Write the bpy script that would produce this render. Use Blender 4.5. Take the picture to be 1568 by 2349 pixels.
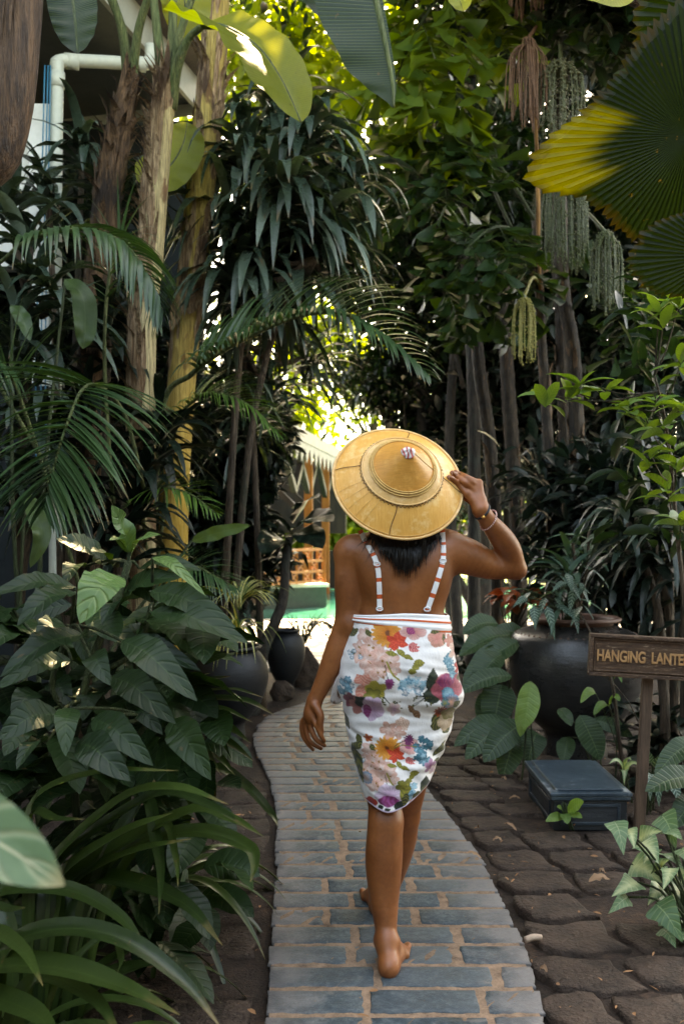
import bpy, math, random
import numpy as np
from mathutils import Vector, Matrix
for o in list(bpy.data.objects): bpy.data.objects.remove(o)
SC = bpy.context.scene
COL = SC.collection
rng = np.random.default_rng(7)
R = math.radians

# ------------------------------------------------------------------ camera, sky, sun, exposure
F, CU, CV, EYE = 2066.0, 784.0, 1228.0, 1.30
cam = bpy.data.cameras.new("camera"); camo = bpy.data.objects.new("camera", cam); COL.objects.link(camo)
camo.location = (0, 0, EYE); camo.rotation_euler = (R(90), 0, 0)
cam.sensor_width = 36; cam.sensor_fit = 'AUTO'; cam.lens = F/2348.3*36; cam.shift_y = 54/2348.3
cam.clip_start = 0.05; cam.clip_end = 2000
cam.dof.use_dof = True; cam.dof.focus_distance = 2.8; cam.dof.aperture_fstop = 4.0
SC.camera = camo
SUN_EL, SUN_AZ = 52, 10        # the sun stands behind the garden, a little to the right
w = bpy.data.worlds.new("World"); SC.world = w; w.use_nodes = True
wn = w.node_tree; bg = wn.nodes["Background"]
sky = wn.nodes.new("ShaderNodeTexSky"); sky.sky_type = 'NISHITA'; sky.sun_disc = False
sky.sun_elevation = R(SUN_EL); sky.sun_rotation = R(SUN_AZ)
sky.air_density = 1.0; sky.dust_density = 2.5; sky.ozone_density = 1.0
wn.links.new(sky.outputs[0], bg.inputs[0]); bg.inputs[1].default_value = 0.15
sl = bpy.data.lights.new("sun", 'SUN'); sl.energy = 4.5; sl.angle = R(0.5); sl.color = (1, 0.9, 0.74)
so = bpy.data.objects.new("sun", sl); COL.objects.link(so)
sdir = Vector((math.sin(R(SUN_AZ))*math.cos(R(SUN_EL)), math.cos(R(SUN_AZ))*math.cos(R(SUN_EL)), math.sin(R(SUN_EL))))
so.rotation_euler = sdir.to_track_quat('Z', 'Y').to_euler()
SC.view_settings.view_transform = 'Standard'; SC.view_settings.look = 'None'
SC.view_settings.exposure = 3.82; SC.view_settings.gamma = 1
SC.view_settings.use_white_balance = True; SC.view_settings.white_balance_temperature = 10600; SC.view_settings.white_balance_tint = 8
SC.cycles.max_bounces = 8; SC.cycles.transparent_max_bounces = 4
SC.cycles.use_denoising = True

def P(u, v, d):      # a point of the place: column and row of the picture grid and its distance in metres
    return np.array([(u-CU)*d/F, d, EYE-(v-CV)*d/F])
def nrm(a): return a/np.maximum(np.linalg.norm(a, axis=-1, keepdims=True), 1e-9)

# ------------------------------------------------------------------ mesh builder
class MB:
    def __init__(s): s.V=[]; s.Q=[]; s.T=[]; s.UV=[]; s.R=[]; s.C=[]; s.n=0
    def add(s, V, Q=None, uv=None, r=0.5, T=None, C=None):
        V=np.asarray(V,float).reshape(-1,3); k=len(V)
        s.V.append(V)
        if Q is not None and len(Q): s.Q.append(np.asarray(Q,int).reshape(-1,4)+s.n)
        if T is not None and len(T): s.T.append(np.asarray(T,int).reshape(-1,3)+s.n)
        s.UV.append(np.zeros((k,2)) if uv is None else np.asarray(uv,float).reshape(-1,2))
        s.R.append(np.broadcast_to(np.asarray(r,float),(k,)) if np.ndim(r)<=1 and np.size(r) in (1,k) else np.ravel(r))
        if C is not None: s.C.append(np.asarray(C,float).reshape(-1,4))
        s.n+=k
    def grid(s, G, uv=None, r=0.5, wrap=False, C=None):
        a,b=G.shape[:2]; I=np.arange(a*b).reshape(a,b)
        if wrap: J=np.concatenate([I,I[:,:1]],1)
        else: J=I
        Q=np.stack([J[:-1,:-1],J[:-1,1:],J[1:,1:],J[1:,:-1]],-1)
        s.add(G,Q,uv,r,C=C)
    def tube(s, pts, rad, k=8, n=None, cap=True, r=0.5, flat=None):
        pts=np.asarray(pts,float)
        rad=np.broadcast_to(np.asarray(rad,float),(len(pts),))
        if n:
            t=np.linspace(0,1,len(pts)); tt=np.linspace(0,1,n)
            pts2=catmull(pts,n); rad=np.interp(tt,t,rad); pts=pts2
        T=nrm(np.gradient(pts,axis=0))
        ref=np.array([0,0,1.]) if abs(T[0,2])<.9 else np.array([1.,0,0])
        u=np.cross(T[0],ref); u/=np.linalg.norm(u)
        U=[]
        for i in range(len(pts)):
            u=u-T[i]*np.dot(u,T[i]); u/=np.linalg.norm(u); U.append(u)
        U=np.array(U); Vv=np.cross(T,U)
        if cap:
            pts=np.concatenate([pts[:1],pts,pts[-1:]]); rad=np.concatenate([[rad[0]*.05],rad,[rad[-1]*.05]])
            U=np.concatenate([U[:1],U,U[-1:]]); Vv=np.concatenate([Vv[:1],Vv,Vv[-1:]])
        a=np.linspace(0,2*np.pi,k,endpoint=False)
        G=pts[:,None]+(U[:,None]*np.cos(a)[None,:,None]+Vv[:,None]*np.sin(a)[None,:,None])*rad[:,None,None]
        L=np.concatenate([[0],np.cumsum(np.linalg.norm(np.diff(pts,axis=0),axis=1))])
        uv=np.stack(np.broadcast_arrays(L[:,None],(a/(2*np.pi))[None,:]),-1)
        s.grid(G,uv,r,wrap=True)
        return G
    def lathe(s, prof, k=48, loc=(0,0,0), r=.5, arc=None, M=None):
        prof=np.asarray(prof,float); a=np.linspace(0,2*np.pi,k,endpoint=False)
        G=np.stack([prof[:,None,0]*np.cos(a),prof[:,None,0]*np.sin(a),np.broadcast_to(prof[:,None,1],(len(prof),k))],-1)
        uv=np.stack(np.broadcast_arrays(prof[:,None,0],(a/(2*np.pi))[None,:]),-1)
        if M is not None: G=G@M.T
        s.grid(G+np.asarray(loc),uv,r,wrap=True)
    def box(s, c, h, M=None, r=.5):
        c=np.asarray(c,float); h=np.asarray(h,float)
        X=np.array([[x,y,z] for x in(-1,1) for y in(-1,1) for z in(-1,1)],float)*h
        if M is not None: X=X@np.asarray(M).T
        Q=[[0,1,3,2],[4,6,7,5],[0,4,5,1],[2,3,7,6],[0,2,6,4],[1,5,7,3]]
        V=(X+c)[np.array(Q)].reshape(-1,3)
        s.add(V,np.arange(24).reshape(6,4),np.tile([[0,0],[0,1],[1,1],[1,0]],(6,1)),r)
    def build(s, name, mat, parent=None, smooth=True, bevel=None, solid=None, merge=False):
        V=np.concatenate(s.V); me=bpy.data.meshes.new(name)
        Q=np.concatenate(s.Q) if s.Q else np.zeros((0,4),int); T=np.concatenate(s.T) if s.T else np.zeros((0,3),int)
        loops=np.concatenate([Q.ravel(),T.ravel()]); nq,ntr=len(Q),len(T)
        me.vertices.add(len(V)); me.vertices.foreach_set('co',V.astype(np.float32).ravel())
        me.loops.add(len(loops)); me.loops.foreach_set('vertex_index',loops.astype(np.int32))
        me.polygons.add(nq+ntr)
        me.polygons.foreach_set('loop_start',np.concatenate([np.arange(nq)*4,nq*4+np.arange(ntr)*3]).astype(np.int32))
        me.polygons.foreach_set('use_smooth',np.full(nq+ntr,bool(smooth)))
        me.update(calc_edges=True)
        uvl=me.uv_layers.new(name='UVMap'); UV=np.concatenate(s.UV)
        uvl.data.foreach_set('uv',UV[loops].astype(np.float32).ravel())
        at=me.attributes.new('rnd','FLOAT','POINT'); at.data.foreach_set('value',np.concatenate(s.R).astype(np.float32))
        if s.C:
            ca=me.attributes.new('Col','FLOAT_COLOR','POINT'); ca.data.foreach_set('color',np.concatenate(s.C).astype(np.float32).ravel())
        if mat: me.materials.append(mat)
        o=bpy.data.objects.new(name,me); COL.objects.link(o)
        if merge or bevel:
            md=o.modifiers.new('weld','WELD'); md.merge_threshold=1e-5
        if bevel:
            md=o.modifiers.new('bevel','BEVEL'); md.width=bevel; md.segments=2; md.limit_method='ANGLE'
        if solid:
            md=o.modifiers.new('solid','SOLIDIFY'); md.thickness=solid; md.offset=0
        if parent is not None: put(o,parent)
        return o
def put(o,parent):
    o.parent=parent
    l=parent.location; p=parent.parent
    off=Vector(l)
    while p: off+=p.location; p=p.parent
    o.location=Vector(o.location)-off
def thing(name,label,cat,loc=(0,0,0),group=None):
    o=bpy.data.objects.new(name,None); COL.objects.link(o); o.location=tuple(float(x) for x in loc); o.empty_display_size=.1
    return tag(o,label,cat,group)
def tag(o,label,cat,group=None):
    o['label']=label; o['category']=cat
    if group: o['group']=group
    return o
def struct(o): o['kind']='structure'; return o
def catmull(p,n):
    p=np.asarray(p,float)
    if len(p)==2: return p[0]+(p[1]-p[0])*np.linspace(0,1,n)[:,None]
    q=np.concatenate([[2*p[0]-p[1]],p,[2*p[-1]-p[-2]]]); t=np.linspace(0,len(p)-1-1e-6,n); i=t.astype(int); f=(t-i)[:,None]
    a,b,c,d=q[i],q[i+1],q[i+2],q[i+3]
    return .5*(2*b+(c-a)*f+(2*a-5*b+4*c-d)*f**2+(3*b-a-3*c+d)*f**3)
PROF={'lance':lambda t:np.clip((np.maximum(t,1e-4)**.65*np.maximum(1-t,0)**.75)*2.6,.012,1.2),
 'ovate':lambda t:np.clip((np.maximum(t,1e-4)**.72*np.maximum(1-t,0)**.82)*2.93,.012,1.2),
 'strap':lambda t:np.clip(np.minimum(.45+t*3,1)*np.maximum(1-t**3.2,0),.02,1),
 'droop':lambda t:np.clip(np.minimum(.25+t*2.2,1)*np.maximum(1-t**2.2,0)**.9,.02,1),
 'wedge':lambda t:.08+.92*t**1.3,
 'banana':lambda t:np.clip(np.minimum(t*7,1)**.5*np.maximum(1-t**5,0)**.6,.03,1),
 'bananab':lambda t:np.clip(np.minimum(t*7,1)**.5*np.maximum(1-t**2.4,0),.03,1),
 'heart':lambda t:np.clip(np.sqrt(np.minimum(t*5,1))*np.maximum(1-t,0)**.9*1.25,.012,1.1),
 'line':lambda t:np.clip(np.minimum(.4+t*4,1)*np.maximum(1-t**1.6,0),.03,1)}
def blades(mb,base,T,L,W,droop=0.6,nseg=6,nc=2,prof='lance',fold=.3,roll=None,wave=0,rnd=None,wl=3):
    base=np.asarray(base,float).reshape(-1,3); N=len(base)
    T=nrm(np.broadcast_to(np.asarray(T,float),(N,3)).copy())
    bc=lambda x:np.broadcast_to(np.asarray(x,float),(N,)).copy()
    L,W,droop=bc(L),bc(W),bc(droop); roll=bc(0 if roll is None else roll); rnd=rng.random(N) if rnd is None else bc(rnd)
    S=np.cross(T,[0,0,1.]); bad=np.linalg.norm(S,axis=1)<.08; S[bad]=[1,0,0]; S=nrm(S)
    Nn=np.cross(S,T); S=S*np.cos(roll)[:,None]+Nn*np.sin(roll)[:,None]
    cs=np.linspace(-1,1,nc+1); c=base.copy(); out=np.zeros((N,nseg+1,nc+1,3)); ph=rng.random(N)*6.28
    for i in range(nseg+1):
        t=i/nseg; S=nrm(S-T*(S*T).sum(1,keepdims=True)); Nn=np.cross(S,T)
        ww=(W/2*PROF[prof](np.float64(t)))
        off=S[:,None]*(cs*math.cos(fold))[None,:,None]*ww[:,None,None]+Nn[:,None]*(np.abs(cs)*math.sin(fold))[None,:,None]*ww[:,None,None]
        if wave: off=off+Nn[:,None]*((np.sin(ph+t*wl*6.28)*wave*ww)[:,None]*np.abs(cs)[None,:]*np.where(cs>0,1,-.7)[None,:])[:,:,None]
        out[:,i]=c[:,None]+off
        c=c+T*(L/nseg)[:,None]; T=T.copy(); T[:,2]-=droop/nseg; T=nrm(T)
    I=np.arange(N*(nseg+1)*(nc+1)).reshape(N,nseg+1,nc+1)
    Q=np.stack([I[:,:-1,:-1],I[:,:-1,1:],I[:,1:,1:],I[:,1:,:-1]],-1).reshape(-1,4)
    uv=np.stack(np.broadcast_arrays(np.linspace(0,1,nseg+1)[None,:,None],cs[None,None,:],np.zeros((N,1,1)))[:2],-1)
    uv=np.broadcast_to(uv,(N,nseg+1,nc+1,2))
    mb.add(out,Q,uv,np.repeat(rnd,(nseg+1)*(nc+1)))
def ribbon(mb,pts,W,prof='lance',nh=(0,-.5,.85),fold=.25,nseg=12,nc=4,rnd=None,wave=0,wl=3,cr=(-1,1)):
    C=catmull(pts,nseg+1); T=nrm(np.gradient(C,axis=0)); S=nrm(np.cross(T,np.asarray(nh,float))); Nn=np.cross(S,T)
    t=np.linspace(0,1,nseg+1); ww=W/2*PROF[prof](t); cs=np.linspace(cr[0],cr[1],nc+1); ph=rng.random()*6.28
    off=S[:,None]*(cs*math.cos(fold))[None,:,None]*ww[:,None,None]+Nn[:,None]*(np.abs(cs)*math.sin(fold))[None,:,None]*ww[:,None,None]
    if wave: off=off+Nn[:,None]*((np.sin(ph+t*wl*6.28)*wave*ww)[:,None]*np.abs(cs)[None,:]*np.where(cs>0,1,-.6)[None,:])[:,:,None]
    uv=np.stack(np.broadcast_arrays(t[:,None],cs[None,:]),-1)
    mb.grid(C[:,None]+off,uv,rng.random() if rnd is None else rnd)

# ------------------------------------------------------------------ materials
class NT:
    def __init__(s,name):
        s.m=bpy.data.materials.new(name); s.m.use_nodes=True; s.t=s.m.node_tree; s.t.nodes.clear()
        s.out=s.t.nodes.new('ShaderNodeOutputMaterial')
    def n(s,typ,ins={},**pr):
        nd=s.t.nodes.new('ShaderNode'+typ)
        for k,v in pr.items(): setattr(nd,k,v)
        for k,v in ins.items():
            sk=nd.inputs[k]
            if isinstance(v,bpy.types.NodeSocket): s.t.links.new(v,sk)
            elif isinstance(v,(tuple,list)) and len(v)==3 and sk.type=='RGBA': sk.default_value=(*v,1)
            else: sk.default_value=v
        return nd
    def math(s,op,a,b=0.0,c=0.0,clamp=False): return s.n('Math',{0:a,1:b,2:c},operation=op,use_clamp=clamp).outputs[0]
    def mix(s,f,a,b,mode='MIX'):
        nd=s.n('Mix',data_type='RGBA',blend_type=mode)
        for k,v in ((0,f),(6,a),(7,b)):
            if isinstance(v,bpy.types.NodeSocket): s.t.links.new(v,nd.inputs[k])
            else: nd.inputs[k].default_value=(*v,1) if isinstance(v,tuple) and len(v)==3 else v
        return nd.outputs[2]
    def ramp(s,f,stops):
        nd=s.n('ValToRGB',{0:f}); e=nd.color_ramp.elements
        while len(e)<len(stops): e.new(.5)
        for el,(p,c) in zip(e,stops): el.position=p; el.color=(*c,1) if len(c)==3 else c
        return nd.outputs[0]
    def noise(s,vec,scale,detail=4,rough=.6,dist=0): return s.n('TexNoise',{'Vector':vec,'Scale':scale,'Detail':detail,'Roughness':rough,'Distortion':dist}).outputs[0]
    def obj(s,sc=(1,1,1)):
        g=s.n('NewGeometry').outputs['Position']
        return s.n('Mapping',{'Vector':g,'Scale':sc}).outputs[0]
    def uv(s): return s.n('UVMap').outputs[0]
    def bump(s,h,strength=.3,dist=.01,normal=None):
        i={'Height':h,'Strength':strength,'Distance':dist}
        if normal is not None: i['Normal']=normal
        return s.n('Bump',i).outputs[0]
    def pbr(s,col,rough=.6,bump=None,spec=.5,**k):
        i={'Base Color':col,'Roughness':rough,'Specular IOR Level':spec}
        if bump is not None: i['Normal']=bump
        i.update(k); return s.n('BsdfPrincipled',i).outputs[0]
    def done(s,sh): s.t.links.new(sh,s.out.inputs[0]); return s.m
def leafmat(name,c1,c2,vein=None,nv=0,mid=.5,lat=.35,rough=.38,trans=.3,tc=None,bump=.3,spot=.3,edge=None,var=None,spec=.4,patch=None,mot=.25,rp=1.0):
    t=NT(name); rnd=t.n('Attribute',attribute_name='rnd').outputs['Fac']
    col=t.mix(t.math('POWER',rnd,rp),c1,c2); sep=t.n('SeparateXYZ',{0:t.uv()}); x,y=sep.outputs[0],sep.outputs[1]; ay=t.math('ABSOLUTE',y)
    ns=t.noise(t.obj(),9,5); col=t.mix(t.math('MULTIPLY',ns,spot),col,tuple(a*.35 for a in c1))
    nf=t.noise(t.obj(),60,3); col=t.mix(t.math('MULTIPLY',nf,mot),col,tuple(min(1,a*1.8) for a in c2))
    br=t.n('MapRange',{0:t.noise(t.obj(),38,3,.55),1:.69,2:.74,3:0.0,4:.7}).outputs[0]; col=t.mix(br,col,(.10,.062,.022))
    hgt=nf
    if vein:
        m=t.math('SUBTRACT',1,t.math('DIVIDE',ay,.07),clamp=True)
        fac=t.math('MULTIPLY',m,mid)
        if nv:
            ph=t.math('MULTIPLY_ADD',x,nv*6.283,t.math('MULTIPLY',ay,-7.0 if nv<40 else -3))
            wv=t.math('COSINE',ph); ln=t.math('POWER',t.math('MULTIPLY_ADD',wv,.5,.5),7.0)
            fac=t.math('MAXIMUM',fac,t.math('MULTIPLY',ln,lat))
            hgt=t.math('SUBTRACT',t.math('MULTIPLY',nf,.25),t.math('MULTIPLY',ln,.8))
        col=t.mix(fac,col,vein)
    if var:   # cream stripe or centre of a variegated leaf
        f=t.n('MapRange',{0:t.math('ADD',ay,t.math('MULTIPLY',t.math('SUBTRACT',nf,.5),.9)),1:var[0],2:var[1],3:1.0,4:0.0}).outputs[0]
        col=t.mix(f,col,var[2])
    if edge:
        e=t.n('MapRange',{0:t.math('ADD',x,t.math('MULTIPLY',ns,.35)),1:1.08,2:1.25}).outputs[0]
        col=t.mix(e,col,edge)
    if patch:
        p=t.n('MapRange',{0:t.noise(t.obj(),5,4),1:.58,2:.7}).outputs[0]; col=t.mix(p,col,patch)
    bp=t.bump(hgt,bump,.004)
    a=t.pbr(col,t.math('MULTIPLY_ADD',ns,.25,rough-.1),bp,spec)
    if tc is None: tc=(1.35,1.25,.35)
    b=t.n('BsdfTranslucent',{'Color':t.mix(1.0,col,tc,'MULTIPLY')}).outputs[0]
    return t.done(t.n('MixShader',{0:trans,1:a,2:b}).outputs[0])
def plain(name,c1,c2,scale=8,stretch=(1,1,1),rough=.6,bump=.3,spec=.4,lo=.35,hi=.65,dist=.01,metal=0):
    t=NT(name); v=t.obj(stretch); n1=t.noise(v,scale,6,.65); n2=t.noise(v,scale*6,3)
    f=t.math('MULTIPLY_ADD',n2,.35,t.math('MULTIPLY',n1,.75))
    col=t.ramp(f,[(lo,c1),(hi,c2)])
    return t.done(t.pbr(col,rough,t.bump(f,bump,dist),spec,Metallic=metal))
# ------------------------------------------------------------------ materials used in several places
M={}
def soilmat():
    t=NT('soil'); v=t.obj(); n1=t.noise(v,3,6,.65); n2=t.noise(v,40,4,.7); n3=t.noise(v,120,2)
    f=t.math('ADD',t.math('MULTIPLY',n1,.55),t.math('MULTIPLY',n2,.45))
    col=t.ramp(f,[(.34,(.010,.008,.006)),(.52,(.032,.020,.014)),(.68,(.085,.048,.030))])
    return t.done(t.pbr(col,.85,t.bump(t.math('ADD',f,t.math('MULTIPLY',n3,.3)),.8,.02),.25))
M['soil']=soilmat()
def brickmat():
    t=NT('slate_brick'); rnd=t.n('Attribute',attribute_name='rnd').outputs['Fac']; v=t.obj()
    sep=t.n('SeparateXYZ',{0:t.uv()}); e=sep.outputs[0]
    n1=t.noise(v,9,6,.7); n2=t.noise(v,55,4,.75); n3=t.noise(v,200,2)
    col=t.ramp(t.math('MULTIPLY_ADD',n2,.6,t.math('MULTIPLY',n1,.4)),[(.36,(.008,.018,.026)),(.5,(.024,.046,.060)),(.66,(.095,.125,.135))])
    col=t.mix(t.math('MULTIPLY',t.math('POWER',rnd,2),.6),col,(.10,.115,.12))
    # trodden dust gathers on the outer ends of the rows and in worn flakes
    d=t.n('MapRange',{0:t.math('ADD',e,t.math('MULTIPLY',t.math('SUBTRACT',n1,.5),1.3)),1:.55,2:1.0}).outputs[0]
    col=t.mix(t.math('MULTIPLY',d,.55),col,(.24,.205,.185))
    fl=t.n('MapRange',{0:t.noise(v,6,5,.6,1.5),1:.6,2:.68}).outputs[0]
    col=t.mix(t.math('MULTIPLY',fl,.35),col,(.25,.21,.18))
    rg=t.n('MapRange',{0:n1,1:.3,2:.7,3:.42,4:.7}).outputs[0]
    return t.done(t.pbr(col,rg,t.bump(t.math('ADD',n2,t.math('MULTIPLY',n3,.5)),.55,.008),.4))
M['brick']=brickmat()
M['mortar']=plain('sandy_mortar',(.085,.054,.035),(.27,.175,.115),25,rough=.9,bump=.8,dist=.01)
M['paver']=plain('dark_stone_paver',(.010,.007,.005),(.058,.036,.025),11,rough=.75,bump=1.0,dist=.03,spec=.3)
M['deck']=plain('pale_deck',(.30,.27,.25),(.5,.47,.45),3,(.3,3,1),rough=.6)
M['lawn']=plain('lawn',(.10,.16,.03),(.25,.32,.08),4,rough=.9)
M['white']=plain('white_paint',(.62,.62,.58),(.78,.78,.75),5,rough=.55,bump=.1)
M['oldwhite']=plain('weathered_white',(.12,.115,.105),(.20,.19,.175),9,rough=.7,bump=.1)
M['cream']=plain('cream_pipe',(.42,.44,.38),(.52,.54,.46),6,rough=.45,bump=.1)
M['soffit']=plain('grey_green_soffit',(.13,.15,.13),(.18,.20,.17),4,rough=.7,bump=.1)
M['darkwall']=plain('shaded_interior',(.006,.010,.012),(.012,.018,.02),3,rough=.9)  # near black stands for the shade inside the veranda opening
M['orangewood']=plain('orange_wood',(.26,.065,.010),(.42,.13,.026),9,(1,1,.15),rough=.5)
M['darkwood']=plain('dark_timber',(.018,.014,.011),(.05,.035,.025),9,(1,1,.2),rough=.6)
M['redtile']=plain('roof_tile',(.05,.04,.035),(.11,.085,.07),6,rough=.8)
def watermat():
    t=NT('pool_water'); v=t.obj((1,.6,1)); n=t.noise(v,5,3); vo=t.n('TexVoronoi',{'Vector':v,'Scale':1.6}).outputs['Color']
    hs=t.n('SeparateColor',{0:vo}).outputs[0]
    col=t.ramp(t.math('MULTIPLY_ADD',hs,.5,t.math('MULTIPLY',n,.5)),[(.2,(.006,.06,.05)),(.5,(.015,.13,.10)),(.85,(.07,.24,.18))])
    return t.done(t.pbr(col,.08,t.bump(n,.25,.05),.5))
M['water']=watermat()

# ------------------------------------------------------------------ ground, path, paving, deck, pool
ys=np.concatenate([np.linspace(-30,0,8),np.linspace(.5,11,90),np.linspace(13,60,12),[200,900]])
xs=np.concatenate([[-900,-150],np.linspace(-40,-4,8),np.linspace(-3,3.5,80),np.linspace(5,40,8),[150,900]])
Xg,Yg=np.meshgrid(xs,ys); zz=-.012+.010*np.sin(Xg*7+Yg*3)*np.sin(Yg*6-Xg*2.2)+.006*np.sin(Xg*19)*np.sin(Yg*17)
zz=np.where((np.abs(Xg)<3.6)&(Yg<9)&(Yg>0),zz,-.03)
b=MB(); b.grid(np.stack([Xg,Yg,zz],-1)); struct(b.build('ground',M['soil']))
pl=np.array([[-1,-.20,.66],[1.5,-.205,.50],[2.0,-.205,.505],[2.45,-.208,.545],[2.76,-.222,.572],[3.48,-.256,.566],[4.0,-.285,.515],[4.32,-.317,.47],[4.7,-.37,.42],[5.1,-.455,.37],[5.4,-.52,.32],[5.75,-.565,.28],[6.1,-.575,.26],[6.45,-.53,.26],[6.75,-.41,.30],[7.0,-.27,.36],[7.3,-.10,.5]])
PLf=lambda y:np.interp(y,pl[:,0],pl[:,1]); PRf=lambda y:np.interp(y,pl[:,0],pl[:,2])
b=MB(); yy=np.linspace(-1,7.3,300); jl=.006*np.sin(yy*41)*np.sin(yy*13); jr=.006*np.sin(yy*37+1)*np.sin(yy*11)
ts=np.linspace(0,1,40)
G=np.stack([(PLf(yy)+.012+jl)[:,None]*(1-ts)+(PRf(yy)-.012+jr)[:,None]*ts,np.broadcast_to(yy[:,None],(300,40)),.0085+.0015*np.sin(yy[:,None]*60+ts*55)*np.sin(ts*90)],-1)
b.grid(G); mort=b
def slab(mb,poly,z0,z1,bev,r,uvx=None,jit=.0):
    poly=np.asarray(poly,float); c=poly.mean(0); k=len(poly)
    inn=c+(poly-c)*(1-bev/np.maximum(np.linalg.norm(poly-c,axis=1,keepdims=True),.01))
    zt=z1+(rng.random(k)-.5)*jit
    ring=[np.c_[poly,np.full(k,z0)],np.c_[poly,zt-bev*.6],np.c_[inn,zt],np.c_[c+(inn-c)*.5,np.full(k,z1)],np.c_[c+(inn-c)*.02,np.full(k,z1)]]
    G=np.array(ring); uv=np.zeros((5,k,2))
    if uvx is not None: uv[...,0]=uvx(G[...,0],G[...,1])
    mb.grid(G,uv,r,wrap=True)
def quadpoly(x0,x1,y0,y1,n=4,j=.004,sk=0):
    p=[]
    for a,bb in (((x0,y0),(x1,y0)),((x1,y0),(x1,y1)),((x1,y1),(x0,y1)),((x0,y1),(x0,y0))):
        for i in range(n):
            f=i/n; p.append((a[0]+(bb[0]-a[0])*f,a[1]+(bb[1]-a[1])*f))
    p=np.array(p)+(rng.random((4*n,2))-.5)*2*j
    p[:,0]+=(p[:,1]-y0)*sk
    return p
b=MB(); y=.9; row=0
def euv(x,y):
    l,r_=PLf(y),PRf(y); c=(x-l)/(r_-l); return np.clip(np.abs(c*2-1),0,1)
while y<7.15:
    h=.119*(1+.06*(rng.random()-.5)); l=PLf(y+h/2)+(rng.random()-.5)*.014; r_=PRf(y+h/2)+(rng.random()-.5)*.014
    x=l; first=True
    while x<r_-.03:
        Lb=.29*(.9+.2*rng.random())
        if first: Lb*=(.45+.5*rng.random()) if row%2 else (.85+.2*rng.random()); first=False
        x1=min(x+Lb,r_)
        if r_-x1<.07: x1=r_
        z=.0105+(rng.random()-.5)*.003
        qp=quadpoly(x,x1,y,y+h,6,.0035,sk=(rng.random()-.5)*.03); fr_=(qp[:,0]-l)/(r_-l); qp[:,0]+=(PLf(qp[:,1])-PLf(y+h/2))*(1-fr_)+(PRf(qp[:,1])-PRf(y+h/2))*fr_
        slab(b,qp,0,z,.004,rng.random(),euv,jit=.001)
        x=x1+.027*(.7+.6*rng.random())
    y+=h+.021; row+=1
pth=struct(b.build('path',M['brick']))
struct(mort.build('path_mortar',M['mortar'])).parent=pth
b=MB()
y=1.2; row=0
while y<6.3:
    h=.195*(1+.12*(rng.random()-.5)); x=PRf(y)+.045+rng.random()*.03
    if y>5: x+=.12
    while x<2.6:
        wd=.205*(.8+.5*rng.random()); 
        pp=quadpoly(x,x+wd,y,y+h,4,.011,sk=-.22)
        pp+=.012*np.sin(pp[:,::-1]*23+row)
        c=pp.mean(0); q=pp-c; q*=(1-.05*np.clip((np.abs(q[:,:1])/(wd/2)*np.abs(q[:,1:])/(h/2)),0,1)); pp=q+c
        if not (.88<c[0]<1.33 and 3.9<c[1]<4.6) and rng.random()<.95: slab(b,pp,-.03,.012+(rng.random()-.5)*.010,.009,rng.random(),jit=.006)
        x+=wd+.03
    x=PLf(y)-.05
    while x>-.95 and y>1.6 and y<5:
        wd=.23*(.8+.45*rng.random())
        if rng.random()<.6: slab(b,quadpoly(x-wd,x,y,y+h,4,.016),-.04,-.006+(rng.random()-.5)*.01,.009,rng.random(),jit=.006)
        x-=wd+.03
    y+=h+.03; row+=1
struct(b.build('stone_paving',M['paver']))
# pale deck by the pool, the pool, its far lawn
b=MB(); 
for i in range(18):
    y0=8.6+i*.28; b.box((-1+4,y0+.135,.015),(7.5,.132,.02))
struct(b.build('pool_deck',M['deck'],bevel=.004))
b=MB(); b.box((3.2,18.3,.0),(6.5,4.65,.02)); struct(b.build('water',M['water']))
b=MB(); b.box((3,31,.0),(16,8,.03)); struct(b.build('lawn',M['lawn']))
b=MB()
for k in range(90):
    a=rng.random(2); 
p=np.c_[rng.uniform(-1.2,2.6,1100),1.5+6*rng.random(1100)**1.3,np.full(1100,.024)]
onp=(p[:,0]>PLf(p[:,1])+.02)&(p[:,0]<PRf(p[:,1])-.02); p=p[~onp|(rng.random(1100)<.10)]
blades(b,p,np.c_[rng.normal(size=(len(p),2)),np.full(len(p),.1)],rng.uniform(.006,.04,len(p))*rng.uniform(.5,1.2,len(p)),rng.uniform(.003,.014,len(p)),.3,3,2,'lance',.3,rng.uniform(-.6,.6,len(p)))
M['litter']=leafmat('dry_litter',(.10,.045,.018),(.35,.17,.075),rough=.7,trans=.1,tc=(1,1,1))
o=b.build('leaf_litter',M['litter']); o['kind']='stuff'; tag(o,'scraps of dry leaf scattered over the soil and dark pavers','leaf litter')

# ------------------------------------------------------------------ pavilion by the pool
def prism(mb,a,bp,wx,wz,r=.5,up=(0,0,1)):   # beam of rectangular section between two points
    a=np.asarray(a,float); bp=np.asarray(bp,float); d=bp-a; L=np.linalg.norm(d); d/=L
    upv=np.asarray(up,float)
    if abs(np.dot(d,upv))>.95: upv=np.array([0,1.,0])
    s=np.cross(d,upv); s/=np.linalg.norm(s); n=np.cross(s,d)
    mb.box((a+bp)/2,(wx/2,L/2,wz/2),np.stack([s,d,n],1),r)
e0=P(610,955,13.3); e1=P(800,1085,20.9); e0[2]=e1[2]=3.04
ed=(e1-e0)/np.linalg.norm(e1-e0); el=np.array([-ed[1],ed[0],0])     # el points away from the deck, under the roof
pav=thing('pavilion','open pool pavilion with white scalloped eave, dark trusses and orange posts','pavilion',(e0[0]-2,15,0))
b=MB(); 
ra=e0-ed*4; rb=e1+ed*.4
G=np.array([[ra,rb],[ra+el*3.2+np.array([0,0,1.7]),rb+el*3.2+np.array([0,0,1.7])]]); G2=G+np.array([0,0,.14])
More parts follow.
